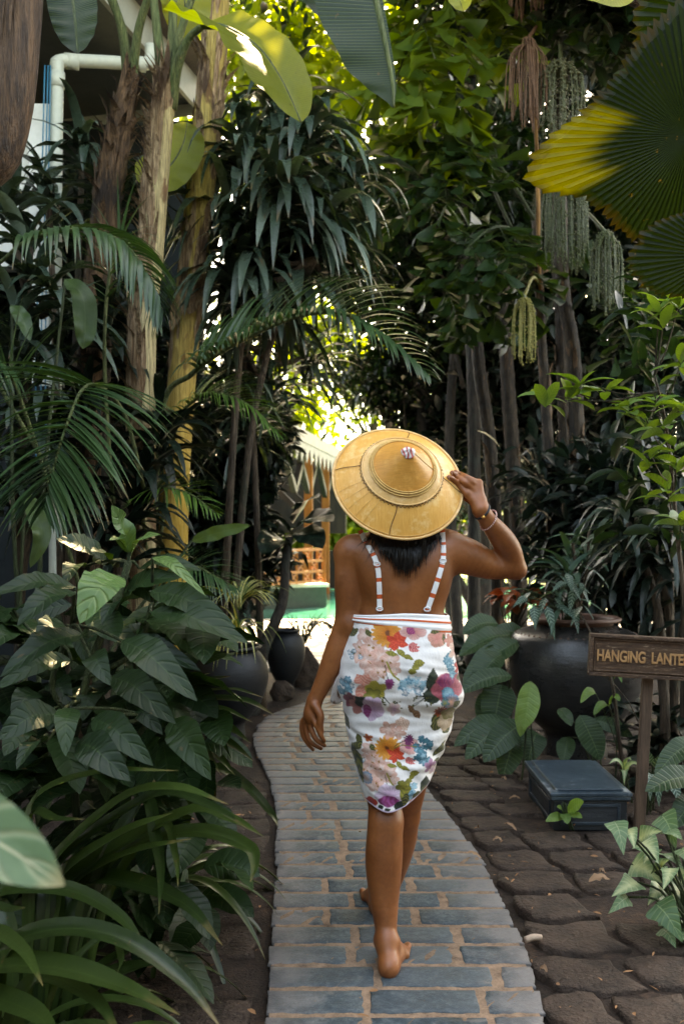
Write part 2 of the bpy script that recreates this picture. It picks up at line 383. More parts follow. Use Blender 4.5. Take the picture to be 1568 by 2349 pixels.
b.grid(G); b.grid(G2[:,::-1]); b.grid(np.array([G[0],G2[0]])); b.grid(np.array([G[:,1],G2[:,1]]))
b.build('roof',M['redtile'],pav,smooth=False)
b=MB(); n=np.array([0,0,1.])
prism(b,ra+[0,0,.02],rb+[0,0,.02],.05,.22); b.build('fascia',M['oldwhite'],pav,smooth=False)
b=MB(); Lr=np.linalg.norm(rb-ra); step=.42; k=0
while k*step<Lr-.2:
    o0=ra+ed*(k*step); 
    pr=[(0,0),(0,-.10),(.06,-.13),(.11,-.24),(.15,-.27),(.21,-.36),(.27,-.27),(.31,-.24),(.36,-.13),(.42,-.10),(.42,0)]
    top=np.array([o0+ed*x+np.array([0,0,-.09]) for x,z in pr]); bot=np.array([o0+ed*x+np.array([0,0,z-.09-.001]) for x,z in pr])
    b.grid(np.array([top,bot])-el*.01); b.grid(np.array([bot,top])+el*.01); k+=1
b.build('scalloped_trim',M['oldwhite'],pav,smooth=False)
for fr,m in ((.1,'darkwood'),(.62,'orangewood'),(.86,'orangewood')):
    q=e0+(e1-e0)*fr+el*.35; b=MB(); prism(b,(q[0],q[1],0),(q[0],q[1],3.0),.17,.17); b.build('post',M[m],pav,smooth=False,bevel=.01)
for fr in (.15,.45,.62,.86):
    q=e0+(e1-e0)*fr+el*.35; b=MB(); prism(b,q+[0,0,-.9],q+[0,0,.1]-ed*1.3,.1,.12); prism(b,q+[0,0,-.9],q+[0,0,.1]+ed*1.1,.1,.12)
    prism(b,q+[0,0,-.25],q+el*2+[0,0,-.25],.1,.14); prism(b,q+[0,0,-1.2],q+el*1.2+[0,0,.0],.1,.1); b.build('truss_brace',M['darkwood'],pav,smooth=False)
b=MB(); q0=e0-ed*3+el*3.1; q1=e1+el*3.1; prism(b,(q0[0],q0[1],1.5),(q1[0],q1[1],1.5),.1,3.0); b.build('wall',M['darkwood'],pav,smooth=False)
b=MB(); q0=e1+ed*.2+el*.1; q1=q0+el*3.2; prism(b,(q0[0],q0[1],2.2),(q1[0],q1[1],2.2),.1,1.7); prism(b,(q0[0],q0[1],.5),(q1[0],q1[1],.5),.08,.9); b.build('wall',M['darkwood'],pav,smooth=False)
# low green wall and the orange lattice railing on it
w0=P(560,1400,14.6); w1=P(742,1400,16.3); w0[2]=w1[2]=0
lw=thing('low_wall','low green pool wall with pale coping under the orange lattice','wall',(w0+w1)/2)
b=MB(); prism(b,w0-[3,0,-.19],w1+[0,0,.19],.3,.38); b.build('wall_body',plain('green_tile',(.018,.04,.034),(.035,.065,.055),14,rough=.35),lw,smooth=False)
b=MB(); prism(b,w0-[3,0,-.41],w1+[.03,0,.41],.4,.055); b.build('coping',M['white'],lw,smooth=False)
rl=thing('lattice_railing','orange wooden lattice railing with rows of crossed bars on the low wall','railing',((w0+w1)/2)+[0,0,.44])
wd_=(w1-w0)/np.linalg.norm(w1-w0); Lw=np.linalg.norm(w1-w0); a0=w0+[0,0,.45]
hh=.62
for nm,zs in (('rail',(0.03,.21,.40,.6)),):
    for z in zs: b=MB(); prism(b,a0+[0,0,z]-wd_*.9,a0+wd_*Lw+[0,0,z],.045,.045); b.build('rail',M['orangewood'],rl,smooth=False)
nb=11; 
b=MB()
for i in range(nb+1):
    x=Lw*i/nb; prism(b,a0+wd_*x,a0+wd_*x+[0,0,hh],.04,.03)
    if i<nb:
        for k,(za,zb) in enumerate(((.05,.19),(.23,.38),(.42,.58))):
            if (i+k)%2==0:
                xa,xb=x+.02,x+Lw/nb-.02
                prism(b,a0+wd_*xa+[0,0,za],a0+wd_*xb+[0,0,zb],.035,.02); prism(b,a0+wd_*xb+[0,0,za],a0+wd_*xa+[0,0,zb],.03,.02)
b.build('lattice',M['orangewood'],rl,smooth=False)
b=MB(); prism(b,a0+wd_*Lw,a0+wd_*Lw+[0,0,hh+.06],.08,.08); b.build('end_post',M['orangewood'],rl,smooth=False)
# sun-lit loungers / white furniture by the far edge of the pool
for i,(u,v,d,lb) in enumerate(((1048,1322,26.5,'white sun lounger on the lawn, just right of the woman'),)):
    q=P(u,v,d); q[2]=0; t=thing('sun_lounger',lb,'lounger',q)
    b=MB(); prism(b,q+[-.35,0,.32],q+[.35,0,.32],1.6,.12); b.build('mattress',M['white'],t,smooth=False,bevel=.03)
    b=MB(); prism(b,q+[-.35,.9,.32],q+[-.35,1.3,.95],.6,.1); prism(b,q+[.35,.9,.32],q+[.35,1.3,.95],.6,.1); b.build('backrest',M['white'],t,smooth=False)
    for sx in(-.6,.6):
        for sy in (-.6,.6): b=MB(); prism(b,q+[sx*.5,sy,0],q+[sx*.5,sy,.28],.06,.06); b.build('leg',M['white'],t,smooth=False)

# ------------------------------------------------------------------ house on the left: eave, gutter pipe, dark veranda
h0=P(250,-20,6.3); h1=P(462,242,7.9); h0[2]=h1[2]=5.06
hd=(h1-h0)/np.linalg.norm(h1-h0); hl=np.array([-hd[1],hd[0],0])
hs=thing('house','white house with a deep grey green eave above a dark veranda','house',(h0[0]-1.5,7,0))
ha=h0-hd*4; hb=h1+hd*.0
b=MB(); c=(ha+hb)/2; L=np.linalg.norm(hb-ha)
prism(b,ha+hl*.9+[0,0,.05],hb+hl*.9+[0,0,.05],1.8,.06); b.build('soffit',M['soffit'],hs,smooth=False)
b=MB(); prism(b,ha+[0,0,.06],hb+[0,0,.06],.035,.26); prism(b,hb+[0,0,.06]-hd*.02,hb+hl*3+[0,0,.06]-hd*.02,.035,.26); b.build('fascia',M['cream'],hs,smooth=False)
b=MB(); prism(b,ha-hl*.08+[0,0,.24],hb-hl*.08+[0,0,.24],.26,.05); rq=np.array([ha-hl*.2+[0,0,.27],hb-hl*.2+[0,0,.27],hb+hl*3+[0,0,2.0],ha+hl*3+[0,0,2.0]]); b.add(rq,[[0,1,2,3]]); b.build('roof',M['redtile'],hs,smooth=False)
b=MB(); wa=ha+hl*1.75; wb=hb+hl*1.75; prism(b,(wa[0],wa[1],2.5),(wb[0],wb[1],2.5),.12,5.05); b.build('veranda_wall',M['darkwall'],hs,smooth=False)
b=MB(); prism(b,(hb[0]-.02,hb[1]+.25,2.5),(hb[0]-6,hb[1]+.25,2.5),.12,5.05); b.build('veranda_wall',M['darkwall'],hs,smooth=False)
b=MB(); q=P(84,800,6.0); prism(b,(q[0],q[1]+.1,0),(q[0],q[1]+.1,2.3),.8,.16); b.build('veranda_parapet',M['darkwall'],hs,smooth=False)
b=MB(); prism(b,(q[0],q[1]+.1,2.3),(q[0],q[1]+.1,4.2),.15,.12); b.build('white_column',M['white'],hs,smooth=False,bevel=.01)
b=MB(); q=P(-10,440,6.1); prism(b,(q[0]-.9,q[1]+.1,q[2]),(q[0]+.2,q[1]+.1,q[2]),.1,1.0); b.build('white_wall',M['white'],hs,smooth=False)
b=MB(); p0=P(128,560,6.0); p1=P(132,150,6.0); p2=P(140,140,6.02); p3=P(240,142,6.2); p4=P(330,147,6.35); p5=P(345,135,6.4); p6=P(347,120,6.4)
b.tube([(p0[0],p0[1],0),p0,p1+[0,0,-.08],p1],.043,12,24); b.tube([p1+[0,0,-.03],p2,p3,p4,p5,p6+[0,0,.05]],.043,12,30)
for q in (p1+[0,0,-.1],p0+[0,0,.3]): b.tube([q-[0,0,.05],q+[0,0,.05]],.051,12)
for q in (P(165,141,6.06),P(320,147,6.33)): b.tube([q-[.045,.01,0],q+[.045,.01,0]],.051,12)
b.build('gutter_pipe',M['cream'],hs)
M['cable']=plain('blue_cable',(.01,.13,.22),(.02,.2,.32),5,rough=.4)
for k,dx in enumerate((-12,-22,-34)):
    b=MB(); b.tube([P(118+dx,1150,5.93),P(117+dx,800,5.93),P(122+dx+3*k,500,5.93),P(124+dx*.6,150,5.95)],.0045,6,20); b.build('cable',M['cable'],hs)
# ------------------------------------------------------------------ the woman: signed-distance body, one continuous surface
PD=2.85
def B(u,v,dd=0.0): return P(u,v,PD+dd)
def smin(a,b,k):
    h=np.clip(.5+.5*(b-a)/k,0,1); return b*(1-h)+a*h-k*h*(1-h)
class SDF:
    def __init__(s,lo,hi,h):
        s.lo=np.array(lo); s.h=h; s.n=np.ceil((np.array(hi)-s.lo)/h).astype(int)
        s.D=np.full(s.n,.5,np.float32); s.ax=[s.lo[i]+h*np.arange(s.n[i]) for i in range(3)]
    def sub(s,lo,hi):
        i0=np.clip(np.floor((lo-s.lo)/s.h).astype(int),0,s.n); i1=np.clip(np.ceil((hi-s.lo)/s.h).astype(int)+1,0,s.n)
        sl=tuple(slice(a,b) for a,b in zip(i0,i1))
        return sl,[s.ax[i][sl[i]].reshape([-1 if j==i else 1 for j in range(3)]) for i in range(3)]
    def cone(s,a,b,r1,r2,k=.012,sub=False):
        a=np.asarray(a,float); b=np.asarray(b,float); m=max(r1,r2)+k+.01
        sl,(X,Y,Z)=s.sub(np.minimum(a,b)-m,np.maximum(a,b)+m); d=b-a; L2=max(d@d,1e-12)
        t=np.clip(((X-a[0])*d[0]+(Y-a[1])*d[1]+(Z-a[2])*d[2])/L2,0,1)
        q=np.sqrt((X-a[0]-t*d[0])**2+(Y-a[1]-t*d[1])**2+(Z-a[2]-t*d[2])**2)-(r1+(r2-r1)*t)
        s.D[sl]=-smin(-s.D[sl],q,k) if sub else smin(s.D[sl],q,k)
    def chain(s,pts,rad,k=.012):
        pts=np.asarray(pts,float); rad=np.asarray(rad,float); n=len(pts); m=(n-1)*5+1; A=catmull(np.c_[pts,rad],m) if n>2 else np.c_[catmull(pts,m),np.linspace(rad[0],rad[-1],m)]
        g=rad.max()+k+.015; sl,(X,Y,Z)=s.sub(A[:,:3].min(0)-g,A[:,:3].max(0)+g); q=None
        for a,b in zip(A[:-1],A[1:]):
            d=b[:3]-a[:3]; t=np.clip(((X-a[0])*d[0]+(Y-a[1])*d[1]+(Z-a[2])*d[2])/max(d@d,1e-12),0,1)
            e=np.sqrt((X-a[0]-t*d[0])**2+(Y-a[1]-t*d[1])**2+(Z-a[2]-t*d[2])**2)-(a[3]+(b[3]-a[3])*t); q=e if q is None else np.minimum(q,e)
        s.D[sl]=smin(s.D[sl],q,k)
    def ell(s,c,r,k=.015,M=None,sub=False):
        c=np.asarray(c,float); r=np.asarray(r,float); m=r.max()+k+.01
        sl,(X,Y,Z)=s.sub(c-m,c+m); d=[X-c[0],Y-c[1],Z-c[2]]
        if M is not None: d=[sum(M[j][i]*d[j] for j in range(3)) for i in range(3)]
        q=(np.sqrt((d[0]/r[0])**2+(d[1]/r[1])**2+(d[2]/r[2])**2)-1)*r.min()
        s.D[sl]=-smin(-s.D[sl],q,k) if sub else smin(s.D[sl],q,k)
    def loft(s,sec,k=.02,p=2.3):       # rows z, cx, cy, a, b
        sec=np.asarray(sec,float); sec=sec[np.argsort(sec[:,0])]
        lo=np.array([(sec[:,1]-sec[:,3]).min(),(sec[:,2]-sec[:,4]).min(),sec[0,0]])-.05; hi=np.array([(sec[:,1]+sec[:,3]).max(),(sec[:,2]+sec[:,4]).max(),sec[-1,0]])+.05
        sl,(X,Y,Z)=s.sub(lo,hi); z=Z.ravel(); tz=np.linspace(0,1,len(sec))
        zz=np.linspace(sec[0,0],sec[-1,0],200); C=catmull(sec,200)
        f=[np.interp(z,C[:,0],C[:,i]).reshape(1,1,-1) for i in range(1,5)]
        q=((np.abs(X-f[0])/f[2])**p+(np.abs(Y-f[1])/f[3])**p)**(1/p); q=(q-1)*np.minimum(f[2],f[3])
        q=np.maximum(q,np.maximum(Z-sec[-1,0],sec[0,0]-Z)); s.D[sl]=smin(s.D[sl],q,k)
    def hit(s,u,v,d0=2.3,d1=3.2):
        ds=np.arange(d0,d1,.002); q=(np.stack([(u-CU)*ds/F,ds,EYE-(v-CV)*ds/F],-1)-s.lo)/s.h; i=np.round(q).astype(int)
        ok=((i>=0)&(i<s.n)).all(1); i=np.clip(i,0,s.n-1); val=np.where(ok,s.D[i[:,0],i[:,1],i[:,2]],1)
        j=np.argmax(val<0); return P(u,v,ds[j]) if val[j]<0 else None
    def mesh(s):
        D=s.D; ins=D<0; c=np.zeros(np.array(D.shape)-1,np.int8)
        off=[(i,j,k) for i in(0,1) for j in(0,1) for k in(0,1)]; sh=lambda A,o:A[tuple(slice(o[i],A.shape[i]-1+o[i]) for i in range(3))]
        for o in off: c+=sh(ins,o)
        I=np.argwhere((c>0)&(c<8)); val=np.stack([D[I[:,0]+o[0],I[:,1]+o[1],I[:,2]+o[2]] for o in off],1)
        pos=np.zeros((len(I),3)); cnt=np.zeros(len(I)); O=np.array(off,float)
        for a in range(8):
            for b in range(a+1,8):
                if np.abs(O[a]-O[b]).sum()==1:
                    m=(val[:,a]<0)!=(val[:,b]<0); t=np.where(m,val[:,a]/np.where(m,val[:,a]-val[:,b],1),0)
                    pos+=m[:,None]*(O[a]+t[:,None]*(O[b]-O[a])); cnt+=m
        V=s.lo+(I+pos/cnt[:,None])*s.h; idx=np.full(c.shape,-1,np.int64); idx[I[:,0],I[:,1],I[:,2]]=np.arange(len(I)); Q=[]
        for ax in range(3):
            o1,o2=[(1,2),(2,0),(0,1)][ax]; A=np.take(ins,range(0,D.shape[ax]-1),ax); Bv=np.take(ins,range(1,D.shape[ax]),ax)
            E=np.argwhere(A!=Bv); E=E[(E[:,o1]>0)&(E[:,o2]>0)&(E[:,o1]<D.shape[o1]-1)&(E[:,o2]<D.shape[o2]-1)]
            q=[]
            for a,b in ((1,1),(0,1),(0,0),(1,0)):
                e=E.copy(); e[:,o1]-=a; e[:,o2]-=b; q.append(idx[e[:,0],e[:,1],e[:,2]])
            q=np.stack(q,1); fl=~A[E[:,0],E[:,1],E[:,2]]; q[fl]=q[fl][:,::-1]; Q.append(q)
        return V,np.concatenate(Q)
hz=lambda v:EYE-(v-CV)*PD/F
hx=lambda u:(u-CU)*PD/F
S=SDF((-.17,2.45,-.01),(.62,3.42,1.66),.0036)
torso=[(v,(l+r)/2,(r-l)/2,cy,bb) for v,l,r,cy,bb in (
 (1208,868,962,2.875,.060),(1222,845,985,2.865,.070),(1240,812,1022,2.855,.082),(1262,800,1036,2.85,.094),(1300,816,1040,2.848,.103),(1345,820,1032,2.848,.104),(1385,819,1020,2.85,.100),(1410,816,1017,2.85,.1),(1440,808,1022,2.85,.112),
 (1480,800,1028,2.85,.118),(1530,792,1032,2.85,.124),(1580,792,1030,2.85,.118),(1625,798,1022,2.85,.100),(1650,806,1014,2.855,.08))]
tsec=[(hz(v),hx(c),cy,a*PD/F,bb) for v,c,a,cy,bb in torso]
S.loft(tsec,.001)
# shoulders, shoulder blades, spine
S.ell(B(812,1268,-.0),(.062,.062,.060),.04); S.ell(B(1022,1262,-.0),(.066,.062,.062),.04)
S.ell(B(862,1302,-.070),(.048,.034,.072),.03); S.ell(B(984,1298,-.068),(.048,.034,.072),.03)
S.cone(B(918,1232,-.116),B(922,1330,-.119),.010,.011,.03,sub=True); S.cone(B(922,1330,-.119),B(918,1425,-.113),.011,.013,.03,sub=True)
# neck and head
S.cone(B(912,1215,.03),B(913,1165,.05),.055,.050,.03)
hc=B(914,1118,.055)
S.ell(hc,(.074,.094,.108),.02); S.ell(hc+[0,.055,-.055],(.052,.055,.062),.03)      # skull, jaw
S.ell(hc+[0,.10,-.022],(.013,.022,.02),.012); S.cone(hc+[0,.092,.02],hc+[0,.108,-.02],.009,.012,.01)   # nose
S.ell(hc+[0,.092,-.062],(.024,.012,.009),.006); S.ell(hc+[0,.085,-.095],(.02,.018,.016),.015)           # lips, chin
for sx in(-1,1):
    S.ell(hc+[sx*.031,.095,.008],(.017,.012,.011),.01,sub=True); S.ell(hc+[sx*.031,.078,.008],(.013,.013,.012),.002)  # eyes
    S.ell(hc+[sx*.077,.005,-.01],(.010,.020,.032),.008)                                     # ears
# left arm, hanging
S.chain([B(806,1272),B(801,1330,-.01),B(800,1400,-.0),B(790,1440,.0),B(773,1490,-.0),B(748,1550,-.0),B(722,1606,-.0)],[.052,.0475,.043,.0375,.0385,.031,.0235],.02)
S.ell(B(800,1432,-.028),(.022,.02,.03),.02)
wl=B(721,1608,0.0)
S.ell(B(713,1638,.0),(.023,.03,.036),.012); S.chain([wl,B(715,1640,0)],[.0225,.024],.012)
fl=[([(721,1655,-.026),(731,1675,-.036),(737,1689,-.036),(743,1699,-.028)],.0080),
    ([(711,1662,-.009),(720,1687,-.017),(730,1700,-.019),(744,1709,-.012)],.0083),
    ([(702,1664,.010),(706,1691,.006),(718,1706,.004),(736,1716,.006)],.0079),
    ([(693,1656,.028),(694,1684,.028),(703,1702,.026),(718,1719,.024)],.0069)]
for pts,r in fl:
    p=[B(*q) for q in pts]; S.chain([B(712,1630,pts[0][2]*.6)]+p,[r*1.35,r*1.18,r*1.05,r*.97,r*.82],.002)
S.chain([B(722,1618,-.022),B(734,1640,-.034),B(734,1662,-.036),B(737,1678,-.03)],[.015,.0125,.0105,.0085],.005)
# right arm, raised to the hat
sh,elb,wr=B(1016,1262,.0),B(1178,1303,.055),B(1101,1168,-.06)
S.chain([sh,B(1070,1276,.015),B(1125,1297,.04),elb],[.066,.0585,.044,.034],.02)
S.chain([elb+[.004,0,.0],B(1166,1262,.028),B(1148,1232,.0),B(1120,1196,-.04),wr],[.033,.0395,.0375,.0285,.0245],.016)
S.ell(B(1190,1310,.065),(.018,.022,.02),.02)
# hat frame of reference, needed for the fingers
HN=np.array([.143,-.848,.51]); HN/=np.linalg.norm(HN); HC=P(912,1107,2.79); HX=np.cross([0,0,1.],HN); HX/=np.linalg.norm(HX); HY=np.cross(HN,HX); HM=np.stack([HX,HY,HN],1)
HR=.2045
hp=np.array([(.0,.166),(.006,.165),(.03,.142),(.06,.112),(.099,.078),(.125,.060),(.16,.036),(.205,.0)])
def hatd(u,v):
    ds=np.arange(2.3,3.1,.001); q=(np.stack([(u-CU)*ds/F,ds,EYE-(v-CV)*ds/F],-1)-HC)@HM
    r=np.hypot(q[:,0],q[:,1]); f=q[:,2]-np.interp(r,hp[:,0],hp[:,1]); j=np.argmax(f<0); return ds[j]
def onhat(u,v,off): return P(u,v,hatd(u,v)-off)
kn=[(1071,1131),(1085,1122),(1093,1115),(1097,1107)]
tips=[[(1052,1113),(1038,1100),(1029,1094)],[(1064,1105),(1046,1091),(1036,1084)],[(1072,1100),(1055,1089),(1044,1082)],[(1080,1099),(1067,1092),(1057,1086)]]
ed_=onhat(1056,1116,.012)
kd=ed_[1]-.012
S.chain([wr,P(1098,1150,kd+.012)],[.0245,.025],.012)
for i in range(4):
    K=P(*kn[i],kd+.003+.006*i); r=[.0096,.0098,.0094,.0082][i]
    t3=[onhat(min(q[0],1056),q[1],r*.9) if q[0]<1058 else P(q[0],q[1],kd-.006+.003*i) for q in tips[i]]
    S.chain([wr+(K-wr)*.35,K],[.017,.0122],.008); S.chain([K]+t3,[r*1.2,r*1.03,r*.95,r*.78],.003)
    S.ell(K+[0,-.004,0],(.0105,.009,.0105),.006)
S.chain([P(1088,1152,kd+.02),P(1070,1142,kd+.045),P(1052,1128,kd+.07)],[.016,.0115,.009],.006)
# legs
kl=P(885,1882,2.76); al=P(886,2178,2.70); hl_=P(890,2222,2.665)
S.chain([B(868,1600,.0),B(874,1740,-.015),kl],[.080,.064,.048],.02)
S.chain([kl,P(881,1945,2.755),P(879,1985,2.755),P(880,2050,2.745),P(884,2120,2.725),al],[.051,.0535,.0530,.046,.0345,.0275],.02)
S.ell(P(866,1950,2.738),(.026,.03,.08),.03); S.ell(P(894,1962,2.738),(.026,.03,.09),.03)
kneef=P(885,1882,2.80); S.ell(kneef,(.040,.036,.05),.02)
def foot(hx_,hy_,ax,ay,az,dirx,side,r0=.028):
    d=np.array([dirx,1,0]); d/=np.linalg.norm(d); s=np.array([d[1],-d[0],0])*side   # s points to the big toe
    h=np.array([hx_,hy_,r0])
    S.ell(h+[0,0,.002],(.030,.034,r0+.002),.012); S.cone([ax,ay,az],h+d*.012+[0,0,.012],.028,.029,.02)
    S.cone([ax,ay,az],h+d*.11+[0,0,.012],.03,.026,.02)
    S.cone(h+d*.03+[0,0,-.002],h+d*.135+s*.018+[0,0,-.008],.026,.021,.02); S.cone(h+d*.03-s*.006+[0,0,-.004],h+d*.125-s*.022+[0,0,-.011],.024,.017,.02)
    for i in range(5):
        o=s*(.030-.0155*i); st=h+d*(.150-.008*i)+o+[0,0,-.013]; r=[.0125,.0092,.0088,.0082,.0078][i]; Lt=[.045,.042,.036,.030,.024][i]
        S.chain([st-d*.03,st,st+d*Lt*.6+[0,0,.003],st+d*Lt+[0,0,-.004-.0]],[r*1.2,r,r*.95,r*.85],.006)
    for sx in(-1,1): S.ell(np.array([ax,ay,az])+s*sx*.026+d*.008+[0,0,-.005],(.012,.014,.014),.015)
foot(hl_[0],2.648,al[0],2.70,.085,.22,1)
kr=P(928,1872,2.97); ar=P(876,2072,3.10)
S.chain([B(950,1600,.03),B(944,1740,.05),kr],[.088,.066,.046],.02)
S.chain([kr,P(921,1925,3.0),P(905,1985,3.03),P(890,2035,3.07),P(875,2068,3.10)],[.046,.048,.044,.035,.0265],.02)
foot(P(869,2095,3.06)[0],3.075,P(876,2072,3.1)[0],3.10,.085,-.12,-1)
SV,SQ=S.mesh()
def skinmat():
    t=NT('brown_skin'); v=t.obj(); n1=t.noise(v,7,4); n2=t.noise(v,90,3); n3=t.noise(v,420,2)
    col=t.ramp(t.math('MULTIPLY_ADD',n2,.25,t.math('MULTIPLY',n1,.75)),[(.3,(.15,.042,.012)),(.7,(.33,.106,.031))])
    mol=t.n('TexVoronoi',{'Vector':v,'Scale':16}).outputs['Distance']; col=t.mix(t.n('MapRange',{0:mol,1:.03,2:.05,3:.55,4:0}).outputs[0],col,(.05,.02,.01))
    return t.done(t.pbr(col,t.math('MULTIPLY_ADD',n2,.22,.32),t.bump(t.math('ADD',n3,n2),.25,.002),.5,**{'Subsurface Weight':.12,'Subsurface Radius':(.012,.005,.003),'Subsurface Scale':1.0}))
woman=thing('person','woman seen from behind in floral wrap skirt, walking barefoot, hand raised to hat','person',(hl_[0],2.85,0.0))
b=MB(); b.add(SV,SQ); body=b.build('body',skinmat(),woman)
M['nail']=plain('finger_nail',(.55,.30,.22),(.62,.36,.27),30,rough=.25,bump=.0)
for i in range(3):
    q=tips[i][2]; p=onhat(q[0]+1.5,q[1]+1.5,[.0096,.0098,.0094][i]*1.62); dr=nrm(onhat(*tips[i][2],.01)-onhat(*tips[i][1],.01)); b=MB()
    ribbon(b,[p-dr*.006,p,p+dr*.006],.011,'strap',(.2,-1,.3),-.35,5,4); b.build('fingernail',M['nail'],woman)
def onb(u,v,off=.004):
    h=S.hit(u,v); 
    if h is None: h=P(u,v,2.76)
    d=h-np.array([0,0,EYE]); return h-d/np.linalg.norm(d)*off
# hair
M['hair']=None
t=NT('black_hair'); n=t.noise(t.obj((1,1,.06)),260,3); col=t.ramp(n,[(.35,(.002,.0015,.0015)),(.7,(.009,.007,.006))]); M['hair']=t.done(t.pbr(col,.42,t.bump(n,.5,.003),.3))
b=MB(); 
for k in range(3):
    pts_u=np.linspace(862-4*k,1000+4*k,26); top,bot=[],[]
    for u in pts_u:
        f=(u-930)/75; vb=1304-62*abs(f)**1.7+rng.normal()*9-8*k
        top.append(onb(u,1222,.03)); bot.append([onb(u*.92+930*.08,1222+(vb-1222)*q,.03-.012*q-.004*k) for q in(.25,.5,.75,1)])
    G=np.array([[t_]+l for t_,l in zip(top,bot)]); b.grid(G)
for k in range(420):
    u=rng.uniform(848,1012); f=(u-930)/80; vb=1312-66*abs(f)**1.6+rng.normal()*13; u2=u+(930-u)*.22+rng.normal()*9
    p0=hc+np.array([(hx(u)-hc[0])*.8,-.085,-.02]); o=rng.uniform(.012,.030)
    ribbon(b,[p0,onb(u,1215,.036),onb((u+u2)/2,(1215+vb)/2,o+.006),onb(u2,vb,o*.5+.003)],rng.uniform(.004,.010),'line',(0,-1,.2),.4,8,2)
for (ua,va,ub,vb) in ((862,1215,812,1262),(858,1212,822,1278),(868,1220,826,1250),(872,1222,838,1290),(1000,1216,1012,1268)):
    for j in range(4): ribbon(b,[onb(ua+j*2,va,.03),onb((ua+ub)/2+j,(va+vb)/2-4+2*j,.014),onb(ub+j*3,vb-j*5,.006)],.0022,'line',(0,-1,.2),.3,8,2)
G=[]     # scalp cap
th=np.linspace(0,2*np.pi,40,endpoint=False)
for ph in np.linspace(.05,1.9,14): G.append(np.stack([hc[0]+.082*np.sin(ph)*np.cos(th),hc[1]-.004+.099*np.sin(ph)*np.sin(th)*np.where(np.sin(th)>0,.75 if ph>1.2 else .95,1),hc[2]+.004+.113*np.cos(ph)*np.ones(40)],-1))
b.grid(np.array(G),wrap=True)
b.build('hair',M['hair'],woman)
# swimsuit: straps and waist band
def stripemat(name,freq,duty,along=0,phase=0.):
    t=NT(name); s_=t.n('SeparateXYZ',{0:t.uv()}).outputs[along]; f=t.math('FRACT',t.math('MULTIPLY_ADD',s_,freq,phase)); k=t.math('LESS_THAN',f,duty)
    col=t.mix(k,(.80,.79,.78),(.62,.10,.028)); n=t.noise(t.obj(),300,2)
    return t.done(t.pbr(col,.6,t.bump(n,.2,.002),.3))
strapm=stripemat('striped_strap',6.2,.26); 
def strap(pts,wd,nh=(0,-1,.1)):
    b=MB(); C=[onb(u,v,.0045) for u,v in pts]; C=catmull(C,40); T=nrm(np.gradient(C,axis=0)); Sd=nrm(np.cross(T,np.array([0,-1,.15]))); Nn=np.cross(Sd,T)
    cs=np.array([-1,-.6,0,.6,1]); G=C[:,None]+Sd[:,None]*cs[None,:,None]*wd/2+np.array([0,-1,0])*((1-cs**4)*.0012)[None,:,None]
    b.grid(G,np.stack(np.broadcast_arrays(np.linspace(0,1,40)[:,None],cs[None]),-1)); return b.build('strap',strapm,woman,solid=.002)
s1=strap([(826,1216),(836,1238),(850,1262),(861,1285),(867,1310),(869,1340),(870,1375),(870,1403)],.0155)
s2=strap([(1013,1212),(1015,1240),(1016,1262),(1015,1285),(1009,1310),(1000,1340),(989,1372),(978,1403)],.0155)
M['ring']=plain('white_slider',(.7,.7,.7),(.8,.8,.8),10,rough=.3)
for (u,v),par in (((864,1293),s1),((1015,1286),s2),((870,1396),s1),((979,1397),s2)):
    b=MB(); c=onb(u,v,.008); a=np.linspace(0,2*np.pi,17); b.tube([c+[.0095*math.cos(x),-.001,.006*math.sin(x)] for x in a],.0022,6); b.build('slider',M['ring'],par)
def tors(z):
    s_=np.array(sorted(tsec)); return [np.interp(z,s_[:,0],s_[:,i]) for i in range(1,5)]
th=np.linspace(0,2*np.pi,160,endpoint=False)
def ringp(z,off,th=th,p=2.3):
    cx,cy,a,bb=tors(z); c,s_=np.cos(th),np.sin(th); rr=(np.abs(c)**p+np.abs(s_)**p)**(-1/p)
    return np.stack([cx+(a+off)*c*rr,cy+(bb+off)*s_*rr,z*np.ones_like(th)],-1)
def bandrow(f,off):     # f 0 top .. 1 bottom ; lower on both sides as in the picture
    v0=1405+ (8*np.clip(-np.cos(th),0,1)+10*np.clip(np.cos(th),0,1)**2); v1=1442+14*np.cos(th)+4*np.sin(th)
    v=v0*(1-f)+v1*f; z=EYE-(v-CV)*2.77/F; return np.array([ringp(zi,off,np.array([t_]))[0] for zi,t_ in zip(z,th)])
b=MB(); fs=np.linspace(0,1.0,14); G=np.array([bandrow(f,.0135+.003*math.sin(f*3.14)+.0015*math.sin(f*19)) for f in fs]); b.grid(G,np.stack(np.broadcast_arrays(fs[:,None],th[None]),-1),wrap=True)
t=NT('striped_band'); s_=t.n('SeparateXYZ',{0:t.uv()}).outputs[0]
k=t.math('MAXIMUM',t.math('COMPARE',s_,.42,.055),t.math('COMPARE',s_,.96,.075))
band=b.build('swimsuit_band',t.done(t.pbr(t.mix(k,(.80,.79,.78),(.62,.10,.025)),.6,t.bump(t.noise(t.obj(),300,2),.2,.002),.3)),woman,solid=.003)
